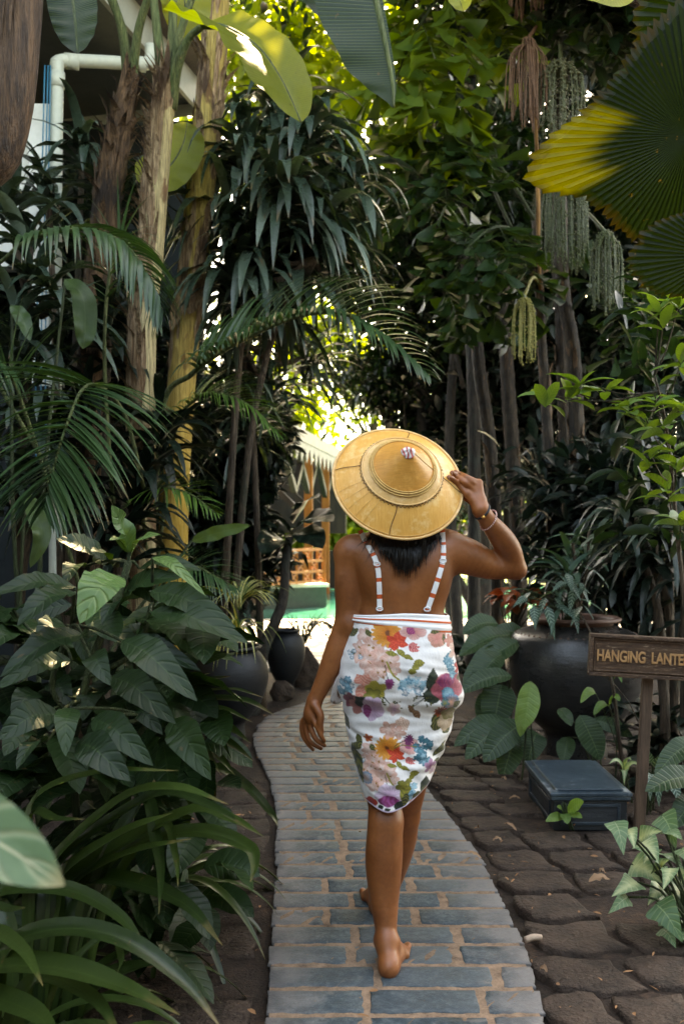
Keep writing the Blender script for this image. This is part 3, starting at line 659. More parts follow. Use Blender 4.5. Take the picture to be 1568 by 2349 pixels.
# ---- the wrap skirt
prof=np.array([(1432,806,1026,2.85,.120),(1480,795,1036,2.845,.140),(1520,783,1042,2.838,.155),(1560,778,1049,2.838,.158),(1590,778,1056,2.84,.152),(1606,779,1062,2.842,.147),(1622,783,1057,2.845,.142),(1650,789,1040,2.85,.132),(1700,798,1027,2.845,.128),(1750,810,1008,2.83,.126),(1800,822,986,2.81,.120),(1840,835,966,2.80,.114),(1862,838,950,2.80,.114),(1900,838,950,2.80,.114)])
NV,NTH=300,420
fv=np.linspace(0,1,NV); tt=np.linspace(0,2*np.pi,NTH,endpoint=False)
TT,FV=np.meshgrid(tt,fv)
vtop=1436+12*np.cos(tt)+3*np.sin(tt); vbot=1842+np.where(np.sin(tt)<0,16*np.abs(np.sin(tt))*np.clip(1-np.clip(np.cos(tt),-.2,1)*1.15,-.6,1.2),0)-52*np.clip(np.cos(tt),0,1)**2+6*np.cos(tt)
VV=vtop[None]*(1-FV)+vbot[None]*FV
Pc=catmull(prof,400); ip=lambda i:np.interp(VV,Pc[:,0],Pc[:,i])
l,r_,cy,bb=ip(1),ip(2),ip(3),ip(4); pz=2.25
c_,s_=np.cos(TT),np.sin(TT); rr=(np.abs(c_)**pz+np.abs(s_)**pz)**(-1/pz)
def fold(a,z,ang,fr,amp): return amp*np.sin((a*math.cos(ang)+z*math.sin(ang))*fr+2.1*np.sin(a*1.7+z*9))
Zs=EYE-(VV-CV)*(cy-bb*.85)/F
wr_=fold(TT,Zs*6,.5,5.5,.0022)+fold(TT,Zs*6,1.0,9,.0013)+fold(TT,Zs*8,-.45,7,.0014)+fold(TT,Zs*9,1.25,14,.0006)
wr_+=.007*np.exp(-((VV-1605-18*np.cos(TT*1.0+.4))/9)**2)*np.clip(np.abs(np.cos(TT))**1.5+.12,0,1)-.006*np.exp(-((VV-1632-10*np.cos(TT))/14)**2)
env=np.clip(FV*8,0,1)*(1+.6*np.clip((FV-.35)*4,0,1))
hw=(r_-l)/2*cy/F; cx=((l+r_)/2-CU)*cy/F
GX=cx+(hw+wr_*env*.45)*c_*rr; GY=cy+(bb+wr_*env)*s_*rr
# two buttocks: a slight hollow in the middle of the seat
GY+=np.where(s_<0,.012*np.exp(-((GX-hx(915))/.022)**2)*np.exp(-((VV-1555)/55)**2),0)
SK=np.stack([GX,GY,Zs],-1)
# fabric print, laid out on the cloth: coordinates of the cloth in print units
hz3=lambda u,v:((u*1.7443-1300)/.3831,(v*1.7443-2400)/.3831)
U0=(l+r_)/2; back=np.where(s_<=0,U0+(r_-l)/2*c_*rr,U0-(r_-l)/2*c_*rr*1.0+40)
PX,PY=hz3(back,VV); PY=np.where(s_>0,PY+380,PY)
PX=PX.astype(np.float32); PY=PY.astype(np.float32)
CC=np.full(PX.shape+(3,),(.70,.675,.65),np.float32)
nzx=8*np.sin(PX*.021+PY*.013)+5*np.sin(PX*.055-PY*.047)+3*np.sin(PY*.11+PX*.09); nzy=8*np.sin(PY*.023-PX*.017)+5*np.sin(PX*.049+PY*.061)+3*np.sin(PX*.12-PY*.08)
sr=random.Random(5)
def lin(r,g,b_): return np.array([((x/255)/12.92 if x<11 else ((x/255+.055)/1.055)**2.4)*.66 for x in(r,g,b_)],np.float32)
def region(cx,cy,R_): return (np.abs(PX-cx)<R_)&(np.abs(PY-cy)<R_)
def put_c(m,f,col,a=1.0):
    idx=np.where(m); f=np.clip(f,0,1)[:,None]*a; CC[idx]=CC[idx]*(1-f)+col*f
def flower(cx,cy,R_,n,ci,co,rot=None,pt=.45,ctr=None,edge=.06,sq=1.0,al=1.0):
    R_*=1.2; rot=sr.random()*6 if rot is None else rot; m=region(cx,cy,R_*1.35)
    x=PX[m]+nzx[m]*.6-cx; y=(PY[m]+nzy[m]*.6-cy)/sq; r=np.hypot(x,y)/R_; a=np.arctan2(y,x)+rot
    lim=(1-pt)+pt*np.abs(np.cos(a*n/2)); q=(lim-r)/edge
    sh=np.clip(r/lim,0,1)[:,None]; vein=(.5+.5*np.cos(a*n*4+r*5))[:,None]
    col=ci*(1-sh)+co*sh; col=col*(.86+.2*vein)*(.80+.2*np.clip(np.abs(np.cos(a*n/2)),0,1)[:,None]**.5)
    put_c(m,q,col,al)
    if ctr is not None:
        put_c(m,(.2-r)/.06,ctr*np.ones_like(col))
def leafp(x0,y0,x1,y1,wd,c1,c2):
    wd*=1.2; L=math.hypot(x1-x0,y1-y0); m=region((x0+x1)/2,(y0+y1)/2,L*.75+wd)
    dx,dy=(x1-x0)/L,(y1-y0)/L; x=PX[m]+nzx[m]*.5-x0; y=PY[m]+nzy[m]*.5-y0; t_=(x*dx+y*dy)/L; s2=-x*dy+y*dx
    lim=wd*np.clip(np.sin(np.clip(t_,0,1)*3.14159),0,1)**.8*(1-.25*t_); q=(lim-np.abs(s2))/3.; k=(.5+.5*np.cos(t_*28-np.abs(s2)/wd*5))[:,None]
    k2=np.clip(1-np.abs(s2)/4,0,1)[:,None]
    put_c(m,np.where((t_>0)&(t_<1),q,0),(c1*(1-k)+c2*k)*(1+.4*k2))
def stem(pts,wd,c):
    pts=catmull(pts,14)
    for a,b_ in zip(pts[:-1],pts[1:]):
        m=region((a[0]+b_[0])/2,(a[1]+b_[1])/2,np.hypot(*(b_-a))/2+wd*2); d=b_-a; L2=d@d+1e-6
        t_=np.clip(((PX[m]-a[0])*d[0]+(PY[m]-a[1])*d[1])/L2,0,1); q=np.hypot(PX[m]-a[0]-t_*d[0],PY[m]-a[1]-t_*d[1]); put_c(m,(wd-q)/2,c*np.ones((m.sum(),1),np.float32))
pink,cream_,org,red,pur,lil,blu,lbl,olv,dgr,ylg,ros=lin(236,172,150),lin(246,214,198),lin(240,140,40),lin(214,62,40),lin(140,50,100),lin(205,160,190),lin(50,130,155),lin(165,215,230),lin(120,115,50),lin(40,50,38),lin(165,155,60),lin(225,140,130)
wht=lin(255,245,238)*1.2
def bigbunch(ox,oy,s):
    q=lambda x,y:(ox+x*s,oy+y*s)
    for k in range(26):
        x,y=sr.uniform(-250,60),sr.uniform(-260,130); 
    for (x,y,R_) in ((-180,-190,75),(-230,-60,70),(-120,-60,95),(-30,20,100),(-170,60,100),(60,60,85),(-100,160,90),(-40,-90,70),(-250,40,60),(-130,250,75),(-40,160,85),(100,150,70)): flower(*q(x,y),R_*s,5,cream_,pink,pt=.35,edge=.12,al=.9)
    for k in range(16): x,y=sr.uniform(-260,90),sr.uniform(-120,260); stem([q(x,y),q(x+sr.uniform(-22,22),y+sr.uniform(-22,22))],4*s,lin(200,110,60)); flower(*q(x,y),13*s,5,lin(180,120,50),lin(140,110,50),edge=.3)
    for (x,y,x1,y1,w_) in ((-300,-260,-330,-170,34),(-170,-250,-110,-170,30),(-330,-160,-250,-250,30),(-290,-30,-300,40,22)): leafp(*q(x,y),*q(x1,y1),w_*s,olv,dgr)
    flower(*q(35,-220),135*s,17,lin(235,120,25),lin(246,170,70),pt=.22,ctr=lin(130,70,30)); 
    for (x,y,rt) in ((120,-125,0),):
        for (dx,dy,w_) in ((-95,-70,34),(-20,95,36),(120,30,34),(60,-120,46),(120,-95,46),(-70,60,26)): leafp(*q(x,y),*q(x+dx,y+dy),w_*s,red,lin(235,85,50))
    flower(*q(300,-240),120*s,5,ros,lin(240,190,180),pt=.2,sq=.7); leafp(*q(230,-270),*q(310,-215),40*s,pur,lin(200,90,130))
    for dx,dy in ((-10,-50),(30,-40),(60,-10),(50,25)): leafp(*q(240,-60),*q(310+dx,-60+dy*1.2),24*s,lin(190,50,60),lin(245,160,150))
    for (x,y,x1,y1,w_) in ((20,-20,150,10,26),(130,-60,210,30,30),(190,30,270,10,30),(200,10,300,50,22),(290,100,400,80,42),(280,160,350,110,32),(240,170,320,190,30)): leafp(*q(x,y),*q(x1,y1),w_*s,ylg,olv)
    stem([q(30,80),q(80,200),q(140,260),q(200,320)],10*s,ylg); stem([q(10,110),q(30,220),q(55,285)],5*s,dgr)
    flower(*q(50,305),48*s,13,pur,lin(170,80,140),pt=.3)
    for k in range(18):
        a=sr.uniform(0,6.28); rr_=sr.uniform(0,105); x,y=285+rr_*math.cos(a)*1.35,330+rr_*math.sin(a)*.95; flower(*q(x,y),sr.uniform(32,46)*s,5,wht if sr.random()<.45 else lbl,blu if sr.random()<.6 else lbl,pt=.5)
    for (x,y,x1,y1,w_) in ((460,400,500,140,55),(400,430,560,470,62),(470,300,540,420,50)): leafp(*q(x,y),*q(x1,y1),w_*s,dgr,lin(62,70,50))
    for k in range(9): x,y=sr.uniform(-340,-220),sr.uniform(-40,60); flower(*q(x,y),20*s,5,wht,blu)
bigbunch(590,560,1.0)
for (x,y) in ((230,940),): 
    for k in range(14): flower(x+sr.uniform(-60,70),y+sr.uniform(-90,90),sr.uniform(26,38),5,wht if sr.random()<.4 else lbl,blu)
for (dx,dy,w_) in ((-70,-60,60),(60,-70,60),(-30,100,60),(55,60,50)): leafp(390,880,390+dx,880+dy*1.6,w_,pink,lin(225,130,110))
flower(510,930,92,5,ylg,lin(190,170,70),pt=.25); flower(480,1000,78,5,ylg,olv,pt=.25)
flower(270,1060,75,5,lin(120,50,65),lin(165,90,100),pt=.25); flower(350,1110,90,5,lin(165,95,95),lin(200,130,120),pt=.25); leafp(330,1010,420,1130,70,dgr,lin(30,36,30))
flower(480,1130,105,5,lil,lin(225,195,215),pt=.2,sq=1.1); leafp(410,1080,430,1240,45,pur,lin(160,75,130))
stem([(590,1000),(640,1060),(730,1130)],6,dgr)
for k in range(14): x=sr.uniform(560,780); y=1000+(x-560)*.45+sr.uniform(-40,60); leafp(x,y,x+sr.uniform(-45,45),y+sr.uniform(10,60),11,olv,dgr)
flower(690,1130,62,5,lil,cream_,pt=.3)
leafp(1100,1000,980,960,70,dgr,lin(50,60,42))
flower(1235,920,150,5,lin(150,55,85),lin(200,100,110),pt=.18,sq=.9); leafp(1110,850,1320,850,70,pur,lin(165,60,100)); flower(1230,985,60,14,lbl,blu,pt=.1); flower(1265,1075,72,16,lin(240,170,130),lin(60,150,190),pt=.12); flower(1200,1070,40,5,ylg,blu)
for k in range(16): x,y=sr.uniform(860,1080),sr.uniform(980,1120); stem([(1010,990),((1010+x)/2+10,(990+y)/2),(x,y)],4,dgr); leafp(x,y,x+sr.uniform(-24,24),y+sr.uniform(10,44),9,dgr,olv)
leafp(840,1080,900,1170,30,lin(110,75,45),lin(150,110,75)); leafp(890,1130,950,1230,34,lin(120,80,50),lin(170,125,90))
for (x,y,x1,y1,w_) in ((1100,1200,1180,1330,70),(1060,1300,1180,1330,50),(1200,1300,1290,1190,50),(1180,1400,1280,1340,40),(1280,1120,1370,1090,36)): leafp(x,y,x1,y1,w_,dgr,olv)
flower(1170,1165,62,12,lin(60,25,15),lin(200,80,40)); flower(1225,1290,80,5,lin(215,190,165),lin(195,165,130),pt=.2); flower(1260,1200,70,5,lin(200,175,140),olv,pt=.2)
flower(1130,400,85,5,ros,pink,pt=.15); leafp(1060,340,1180,330,26,dgr,olv); leafp(1190,360,1210,480,18,dgr,olv); flower(1270,440,60,5,pink,ros)
for k in range(14): x=1230+sr.uniform(-30,60)+k*6; y=580+k*18; flower(x,y,sr.uniform(24,36),5,lbl,blu)
flower(1350,560,90,5,pink,cream_); flower(1380,740,70,5,red,lin(190,50,50)); leafp(1370,800,1390,900,30,olv,dgr)
# lower bunch
bigbunch(600,1720,.86)
for (x,y) in ((980,1580),):
    for k in range(30): flower(x+sr.uniform(-65,75),y+sr.uniform(-150,110),sr.uniform(26,40),5,lbl if sr.random()<.5 else lin(90,160,175),lin(40,110,130))
stem([(700,1530),(780,1500),(920,1525)],7,olv); stem([(700,1510),(760,1470),(820,1460)],5,dgr); flower(842,1450,48,13,lin(95,40,80),pur,sq=1.3)
for dx,dy in ((-80,-50),(-20,-80),(70,-40),(50,50),(-60,40)): leafp(780,1290,780+dx,1290+dy,38,cream_,lin(205,160,130))
flower(640,1340,85,5,cream_,pink); flower(730,1370,70,5,cream_,pink)
flower(650,2030,125,5,lil,lin(235,215,230),pt=.15,sq=.85); leafp(540,2100,750,2070,60,pur,lin(170,80,140)); flower(790,1930,70,5,ylg,olv,pt=.3); leafp(770,2080,830,1890,45,olv,ylg); leafp(690,2150,830,2130,60,dgr,lin(35,40,30)); leafp(820,2000,800,2130,40,dgr,olv)
flower(470,2140,62,5,lin(150,30,40),red,pt=.25); flower(420,1870,60,14,lin(240,200,180),lin(50,120,150),pt=.1); leafp(290,1510,400,1960,36,dgr,olv); leafp(340,1430,380,1540,30,dgr,olv)
leafp(890,2020,970,2060,55,dgr,olv); leafp(985,1960,1020,2010,40,dgr,olv); flower(890,2110,40,5,ros,pink)
for (x,y,x1,y1,w_) in ((1100,1650,1230,1490,36),(1090,1780,1170,1680,40),(1150,1600,1220,1560,24)): leafp(x,y,x1,y1,w_,dgr,olv)
flower(1060,1740,65,5,pur,lil); flower(1100,1800,45,5,lil,cream_); leafp(200,1220,245,1400,30,olv,dgr); flower(440,1440,42,5,lin(190,60,40),lin(215,120,60)); leafp(330,1420,370,1490,30,dgr,olv)
for (x,y,x1,y1) in ((540,2165,600,2150),(600,2185,660,2170)): leafp(x,y,x1,y1,22,dgr,dgr)
# random sprays on the side the picture does not show
fr=np.where(s_>0)
hem=FV>.992; CC[hem]=lin(235,215,238)
t=NT('floral_print'); ca=t.n('Attribute',attribute_name='Col').outputs['Color']; n=t.noise(t.obj(),500,2); n2=t.noise(t.obj((1,1,.5)),22,4)
skm=t.done(t.pbr(ca,.65,t.bump(t.math('ADD',t.math('MULTIPLY',n,.1),n2),.45,.012),.25,**{'Sheen Weight':.15}))
b=MB(); b.grid(SK,np.stack([TT/6.28,FV],-1),wrap=True,C=np.concatenate([CC,np.ones(CC.shape[:2]+(1,))],-1)); skirt=b.build('wrap_skirt',skm,woman,solid=.0025)
# loose end of the wrap at the left hip and the tuck at the right
tn=NT('floral_flap'); nn=tn.noise(tn.obj(),14,5); fm=tn.done(tn.pbr(tn.ramp(nn,[(.36,lin(60,65,40)),(.44,lin(190,150,130)),(.5,(.74,.71,.69)),(.62,(.76,.73,.7)),(.68,lin(150,90,90))]),.65,None,.2))
b=MB(); q=np.array([[B(800,1480,.06),B(782,1530,.09),B(764,1575,.1),B(757,1608,.1)],[B(806,1480,.02),B(790,1535,.04),B(776,1580,.05),B(768,1614,.06)],[B(812,1480,-.02),B(798,1540,.0),B(790,1585,.02),B(784,1610,.03)]])
q=np.array([catmull(r_,16) for r_ in q]); q=np.array([catmull(q[:,i],8) for i in range(16)]); b.grid(q); b.build('skirt_flap',fm,woman,solid=.003)
# bracelets
def bracelet(a,bp,fr,rad,rr_,mat,tilt,nm='bracelet',beads=0):
    c=a+(bp-a)*fr; d=nrm(bp-a); x=nrm(np.cross(d,[0,-1,0])); y=np.cross(d,x); an=np.linspace(0,2*np.pi,33); b=MB()
    pts=np.array([c+x*math.cos(q)*rad+y*math.sin(q)*rad+d*(tilt*math.cos(q)) for q in an]); b.tube(pts,rr_*(1+.25*np.sin(np.arange(33)*3.1)*(beads>0)),8); return b.build(nm,mat,woman),c,x,y,d
fa,fb=B(1148,1232,.0),wr
o,c,x,y,d=bracelet(fa,fb,.93,.0275,.0042,plain('black_cord',(.004,.004,.005),(.012,.012,.014),60,rough=.5),.004)
tag_l='black cord bracelet'; o['label']='black cord bracelet on raised wrist'
b=MB(); p=c+y*(-.030 if y[1]>0 else .030)-x*.012; b.tube([p-x*.005,p+x*.005],.0045,8); b.build('gold_bead',plain('gold',(.55,.30,.08),(.7,.4,.12),20,rough=.3,metal=1),o)
t=NT('braided_cord'); s_=t.n('SeparateXYZ',{0:t.uv()}); f=t.math('FRACT',t.math('MULTIPLY_ADD',s_.outputs[0],160,s_.outputs[1])); bm_=t.done(t.pbr(t.mix(t.math('LESS_THAN',f,.45),(.30,.05,.03),(.6,.5,.45)),.6))
o,_,_,_,_=bracelet(fa,fb,.62,.0335,.0024,bm_,.010,beads=1); o['label']='thin red and white braided bracelet'
# ------------------------------------------------------------------ straw hat
hat=tag(bpy.data.objects.new('straw_hat',None),'round bamboo cone hat with ringed crown on the head of the woman','hat'); COL.objects.link(hat); hat.location=tuple(HC)
def strawmat(name,c1,c2,c3,sc):
    t=NT(name); g=t.n('Mapping',{'Vector':t.n('NewGeometry').outputs['Position'],'Rotation':(0,R(20),0),'Scale':sc}).outputs[0]
    n1=t.noise(g,26,5,.7); v=t.obj(); n2=t.noise(v,11,5,.65,.6); n3=t.noise(v,45,4,.7)
    col=t.ramp(n1,[(.3,c1),(.7,c2)]); col=t.mix(t.n('MapRange',{0:t.math('MULTIPLY_ADD',n3,.5,t.math('MULTIPLY',n2,.5)),1:.50,2:.62}).outputs[0],col,c3)
    return t.done(t.pbr(col,.34,t.bump(t.math('ADD',n1,n3),.2,.003),.5))
def hatpt(r,a,off=0): return HC+HM@np.array([r*math.cos(a),r*math.sin(a),np.interp(r,hp[:,0],hp[:,1])+off])
brimm=strawmat('bamboo_brim',(.68,.31,.065),(.80,.42,.11),(.84,.53,.21),(9,1,1.2)); conem=strawmat('bamboo_cone',(.50,.205,.038),(.66,.30,.065),(.70,.35,.09),(1.5,1.5,14)); ringm=strawmat('bamboo_ring',(.62,.34,.11),(.74,.46,.19),(.80,.54,.28),(3,3,3))
hoopm=plain('bamboo_hoop',(.42,.22,.05),(.68,.42,.14),30,rough=.4)
K=96
def hl_strip(r0,r1,off0,off1,nm,m,n=10):
    b=MB(); rs=np.linspace(r0,r1,n); a=np.linspace(0,2*np.pi,K,endpoint=False); of=np.linspace(off0,off1,n)
    top=np.array([[hatpt(r,x,o_) for x in a] for r,o_ in zip(rs,of)]); b.grid(top[::-1],wrap=True); b.grid((top-HN*.004),wrap=True); return b.build(nm,m,hat)
hl_strip(.118,.2035,0,0,'brim',brimm); hl_strip(.097,.126,.0035,.003,'crown_band',ringm,5); hl_strip(.002,.099,.004,.004,'crown_cone',conem,12)
def hoop(r,off,rad,nm,m=hoopm,wob=0):
    b=MB(); a=np.linspace(0,2*np.pi,K+1); b.tube([hatpt(r+wob*math.sin(x*5),x,off) for x in a],rad,8); return b.build(nm,m,hat)
hoop(.2035,.001,.0042,'rim_hoop',ringm); hoop(.1975,.003,.0012,'rim_hoop'); hoop(.1235,.005,.0022,'band_hoop',ringm)
hoop(.0985,.0085,.0026,'crown_hoop'); hoop(.1035,.0068,.0024,'crown_hoop'); hoop(.0935,.0075,.0018,'crown_hoop')
M['seam']=plain('dark_thread',(.05,.022,.008),(.12,.05,.02),50,rough=.7)
def seam(a,r0,r1,rad=.0014,m=None):
    b=MB(); b.tube([hatpt(r,a+.02*math.sin(r*60),.0035) for r in np.linspace(r0,r1,8)],rad,6); b.build('seam',m or M['seam'],hat)
def ang(u,v):
    q=(P(u,v,hatd(u,v))-HC)@HM; return math.atan2(q[1],q[0])
for (u,v,rd) in ((790,1075,.0010),(900,1200,.0012),(1040,1117,.0011),(935,992,.0010)): seam(ang(u,v),.126,.199,rd)
for (u,v) in ((792,1150),(800,1170),(815,1188),(832,1206),(785,1128)): seam(ang(u,v),.128,.196,.0005,hoopm)
seam(ang(980,1068),.012,.096,.0026,hoopm)
b=MB()
for k in range(64):    # zigzag stitches round the band
    a=2*np.pi*k/64; b.tube([hatpt(.1245,a,.004),hatpt(.1305,a+.049,.002),hatpt(.1245,a+.098,.004)],.0009,4)
b.build('zigzag_stitch',M['seam'],hat)
b=MB(); 
for k,(rr_,hh_) in enumerate(((.0135,.0),)):
    a=np.linspace(0,2*np.pi,40,endpoint=False); G=[]
    for r in np.linspace(0.001,.021,9): G.append([HC+HM@np.array([r*math.cos(x)*(1+.12*math.sin(3*x)),r*math.sin(x),.176-.75*r-.00-(r/.021)**3*.003+.0022*math.sin(x*6+r*200)]) for x in a])
    b.grid(np.array(G),np.zeros((9,40,2)),wrap=True)
t=NT('printed_cloth'); n=t.n('TexWave',{'Vector':t.obj(),'Scale':22,'Distortion':9,'Detail':3}).outputs['Fac']
b.build('cloth_top',t.done(t.pbr(t.ramp(n,[(.3,(.74,.66,.62)),(.62,(.74,.66,.66)),(.72,(.42,.05,.05)),(.9,(.50,.09,.07))]),.7)),hat,solid=.0015)
# ------------------------------------------------------------------ plants: materials
L={}
L['shrub']=leafmat('broad_leaf',(0.0028,0.0131,0.0043),(0.0159,0.0404,0.0098),(.05,.09,.03),9,.5,.05,.44,.2,bump=.38,spec=.28)
L['shrublight']=leafmat('pale_broad_leaf',(.07,.15,.04),(.12,.20,.06),(.20,.27,.11),8,.5,.35,.36,.3,bump=.8)
L['strap']=leafmat('strap_leaf',(0.0046,0.0146,0.0032),(0.0309,0.0567,0.0124),(.08,.13,.04),0,.3,0,.31,.22,bump=.15,edge=(.20,.14,.06))
L['drac']=leafmat('dracaena_leaf',(0.0049,0.0182,0.0098),(0.1020,0.1445,0.1105),(.04,.08,.05),70,.2,.15,.25,.16,bump=.2,spec=.5,edge=(.20,.11,.05),rp=5)  # a few leaves coloured pale for the sky sheen on them
L['palm']=leafmat('palm_leaflet',(0.0136,0.0422,0.0163),(0.0397,0.0867,0.0289),(.08,.15,.06),0,.25,rough=.3,trans=.25,spec=.5,edge=(.28,.14,.04))
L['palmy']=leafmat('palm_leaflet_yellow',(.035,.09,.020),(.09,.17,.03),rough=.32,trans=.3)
L['banana']=leafmat('banana_leaf',(0.0084,0.0260,0.0101),(0.0151,0.0378,0.0143),(.12,.17,.07),90,.9,.35,.34,.5,bump=.3,tc=(2.6,2.2,.35))
L['bananay']=leafmat('banana_leaf_backlit',(.20,.235,.035),(.27,.29,.055),(.40,.38,.12),90,.9,.2,.34,.62,bump=.3,tc=(2.0,1.75,.3))  # backlight put into the colour: leaf raised to a glowing yellow green
L['tree']=leafmat('tree_leaf',(0.0031,0.0117,0.0054),(0.0099,0.0261,0.0099),(.03,.07,.03),0,.3,rough=.34,trans=.3,tc=(2.0,1.8,.4))
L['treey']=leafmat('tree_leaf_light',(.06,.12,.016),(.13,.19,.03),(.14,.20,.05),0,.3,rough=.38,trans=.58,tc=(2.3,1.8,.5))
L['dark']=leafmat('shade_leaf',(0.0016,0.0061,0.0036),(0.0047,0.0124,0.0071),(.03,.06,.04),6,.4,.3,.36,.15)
L['wedge']=leafmat('fishtail_leaflet',(0.0058,0.0191,0.0066),(0.0152,0.0358,0.0098),(.05,.10,.03),30,.0,.25,.30,.42,tc=(2.4,2.0,.35))
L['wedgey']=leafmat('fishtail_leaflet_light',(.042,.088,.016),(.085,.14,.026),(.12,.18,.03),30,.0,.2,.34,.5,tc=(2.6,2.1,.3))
L['fan']=leafmat('fan_palm_leaf',(.004,.011,.005),(.125,.13,.012),rough=.45,trans=.4,tc=(4.2,3.2,.3),bump=.2,edge=(.022,.014,.003),spec=.2,mot=.01)  # second colour is the sunlit yellow painted onto the fan tip
L['peace']=leafmat('peace_leaf',(0.0123,0.0370,0.0146),(0.0300,0.0660,0.0240),(.11,.17,.075),14,.7,.3,.36,.25,bump=.5)
L['bright']=leafmat('young_leaf',(.07,.15,.035),(.14,.24,.06),(.2,.3,.1),9,.6,.3,.34,.4,bump=.4,tc=(1.6,1.4,.3))
L['arrow']=leafmat('arrowhead_leaf',(.07,.15,.07),(.13,.22,.11),(.40,.45,.26),7,.9,.4,.42,.25,bump=.4,var=(.05,.75,(.40,.45,.25)))
L['spider']=leafmat('spider_leaf',(.05,.11,.03),(.10,.17,.05),rough=.4,trans=.3,var=(.35,.55,(.60,.50,.20)))
L['red']=leafmat('red_leaf',(.22,.045,.018),(.42,.10,.04),(.10,.12,.05),8,.6,.4,.38,.3,tc=(1.5,1,.5),patch=(.05,.09,.04))
L['silver']=leafmat('silver_vein_leaf',(.015,.05,.035),(.03,.075,.05),(.30,.42,.34),9,.9,.9,.36,.2,bump=.4)
L['dry']=leafmat('dry_leaf',(.16,.085,.045),(.36,.22,.13),(.2,.12,.06),50,.4,.3,.7,.2,tc=(1,.9,.7))
L['blurry']=leafmat('near_leaf',(0.0800,0.1520,0.0720),(0.1040,0.1760,0.0880),(.42,.42,.28),5,1,.3,rough=.45,trans=.2,spot=.5,edge=(.3,.25,.12))
def barkmat(name,c1,c2,c3,sc=(9,9,1.1),lo=.4,hi=.6,f2=.55,low=None):
    t=NT(name); n1=t.noise(t.obj(sc),3.2,6,.7,.4); n2=t.noise(t.obj((26,26,1.6)),4,4,.7); n3=t.noise(t.obj((3,3,1.2)),2.2,4,.6,.6)
    col=t.ramp(n1,[(lo,c1),(hi,c2)]); col=t.mix(t.n('MapRange',{0:n3,1:f2,2:f2+.06}).outputs[0],col,c3); col=t.mix(t.n('MapRange',{0:n2,1:.38,2:.66,3:0.0,4:.85}).outputs[0],col,tuple(a*.22 for a in c1))
    if low: col=t.mix(t.math('MULTIPLY',t.n('MapRange',{0:t.n('SeparateXYZ',{0:t.n('NewGeometry').outputs['Position']}).outputs[2],1:1.5,2:2.6,3:.75,4:0.0}).outputs[0],t.n('MapRange',{0:n1,1:.3,2:.45}).outputs[0]),col,low)
    return t.done(t.pbr(col,.6,t.bump(t.math('ADD',t.math('MULTIPLY',n1,.6),n2),1.0,.03),.3))
Bk={}
Bk['bananalight']=barkmat('banana_stem_pale',(.52,.39,.19),(.74,.60,.33),(.24,.11,.05),lo=.3,hi=.7,f2=.53)
Bk['bananayellow']=barkmat('banana_stem_yellow',(.52,.34,.085),(.68,.50,.17),(.18,.085,.035),lo=.3,hi=.7,f2=.56,low=(.62,.34,.045))
Bk['bananadark']=barkmat('banana_stem_dark',(.070,.034,.015),(.22,.115,.055),(.035,.018,.01))
Bk['sheath']=barkmat('dry_sheath',(.25,.13,.062),(.62,.42,.25),(.11,.055,.03),sc=(14,14,1))
Bk['sheathdark']=barkmat('dry_sheath_dark',(.085,.042,.02),(.26,.14,.07),(.03,.018,.012),sc=(14,14,1))
Bk['palm']=barkmat('palm_bark',(.020,.013,.008),(.085,.052,.030),(.25,.12,.052),sc=(5,5,2),f2=.59)
Bk['tree']=barkmat('tree_bark',(.03,.024,.018),(.085,.065,.05),(.05,.055,.045),sc=(5,5,1.5))
Bk['stem']=barkmat('green_stem',(.035,.06,.02),(.075,.10,.035),(.06,.05,.03),f2=.7)
Bk['petiole']=barkmat('banana_petiole',(.09,.13,.04),(.20,.22,.08),(.12,.08,.04),f2=.7)
Bk['twig']=barkmat('brown_twig',(.07,.045,.03),(.17,.115,.075),(.05,.05,.03))
Bk['orange']=barkmat('orange_stem',(.34,.15,.04),(.50,.25,.08),(.16,.07,.02),f2=.66)
def unit(N,up=0.): 
    v=rng.normal(size=(N,3)); v[:,2]+=up; return nrm(v)
def ground(p): p=np.array(p,float); p[2]=0; return p

# ------------------------------------------------------------------ leafy trees behind
SD_=np.array(sdir)
def gaps(targets):
    def keep(p):
        k=np.ones(len(p),bool)
        for c,r in targets:
            d=p-c; t=d@SD_; k&=(np.linalg.norm(d-t[:,None]*SD_,axis=1)>r)|(t<.3)
        return k
    return keep
GAPS=gaps([(P(600,150,4.35),.22),(P(1265,365,2.9),.13),(P(480,160,5.5),.16)])  # sun holes shaped into the overhead crowns, aimed at chosen leaves and stem
def crownleaves(mb,c,r,N,ll,lw,nclump=26,spread=.34,prof='lance',droop=.7,shell=.55,nseg=3,updir=.1,keep=None):
    c=np.asarray(c,float); r=np.asarray(r,float)
    cl=unit(nclump)*(shell+(1-shell)*rng.random((nclump,1)))*r+c
    k=rng.integers(0,nclump,N); p=cl[k]+rng.normal(size=(N,3))*r*spread*np.array([1,1,.75])*rng.uniform(.6,1.2,nclump)[k][:,None]
    T=nrm((p-cl[k])*1.2/np.maximum(r,.1)+rng.normal(size=(N,3))*.6+np.array([0,0,updir]))
    if keep is not None: m=keep(p); p,T=p[m],T[m]; N=len(p)
    s=rng.uniform(.65,1.25,N)
    blades(mb,p,T,ll*s,lw*s,droop,nseg,2,prof,.3,rng.uniform(-.9,.9,N)); return cl
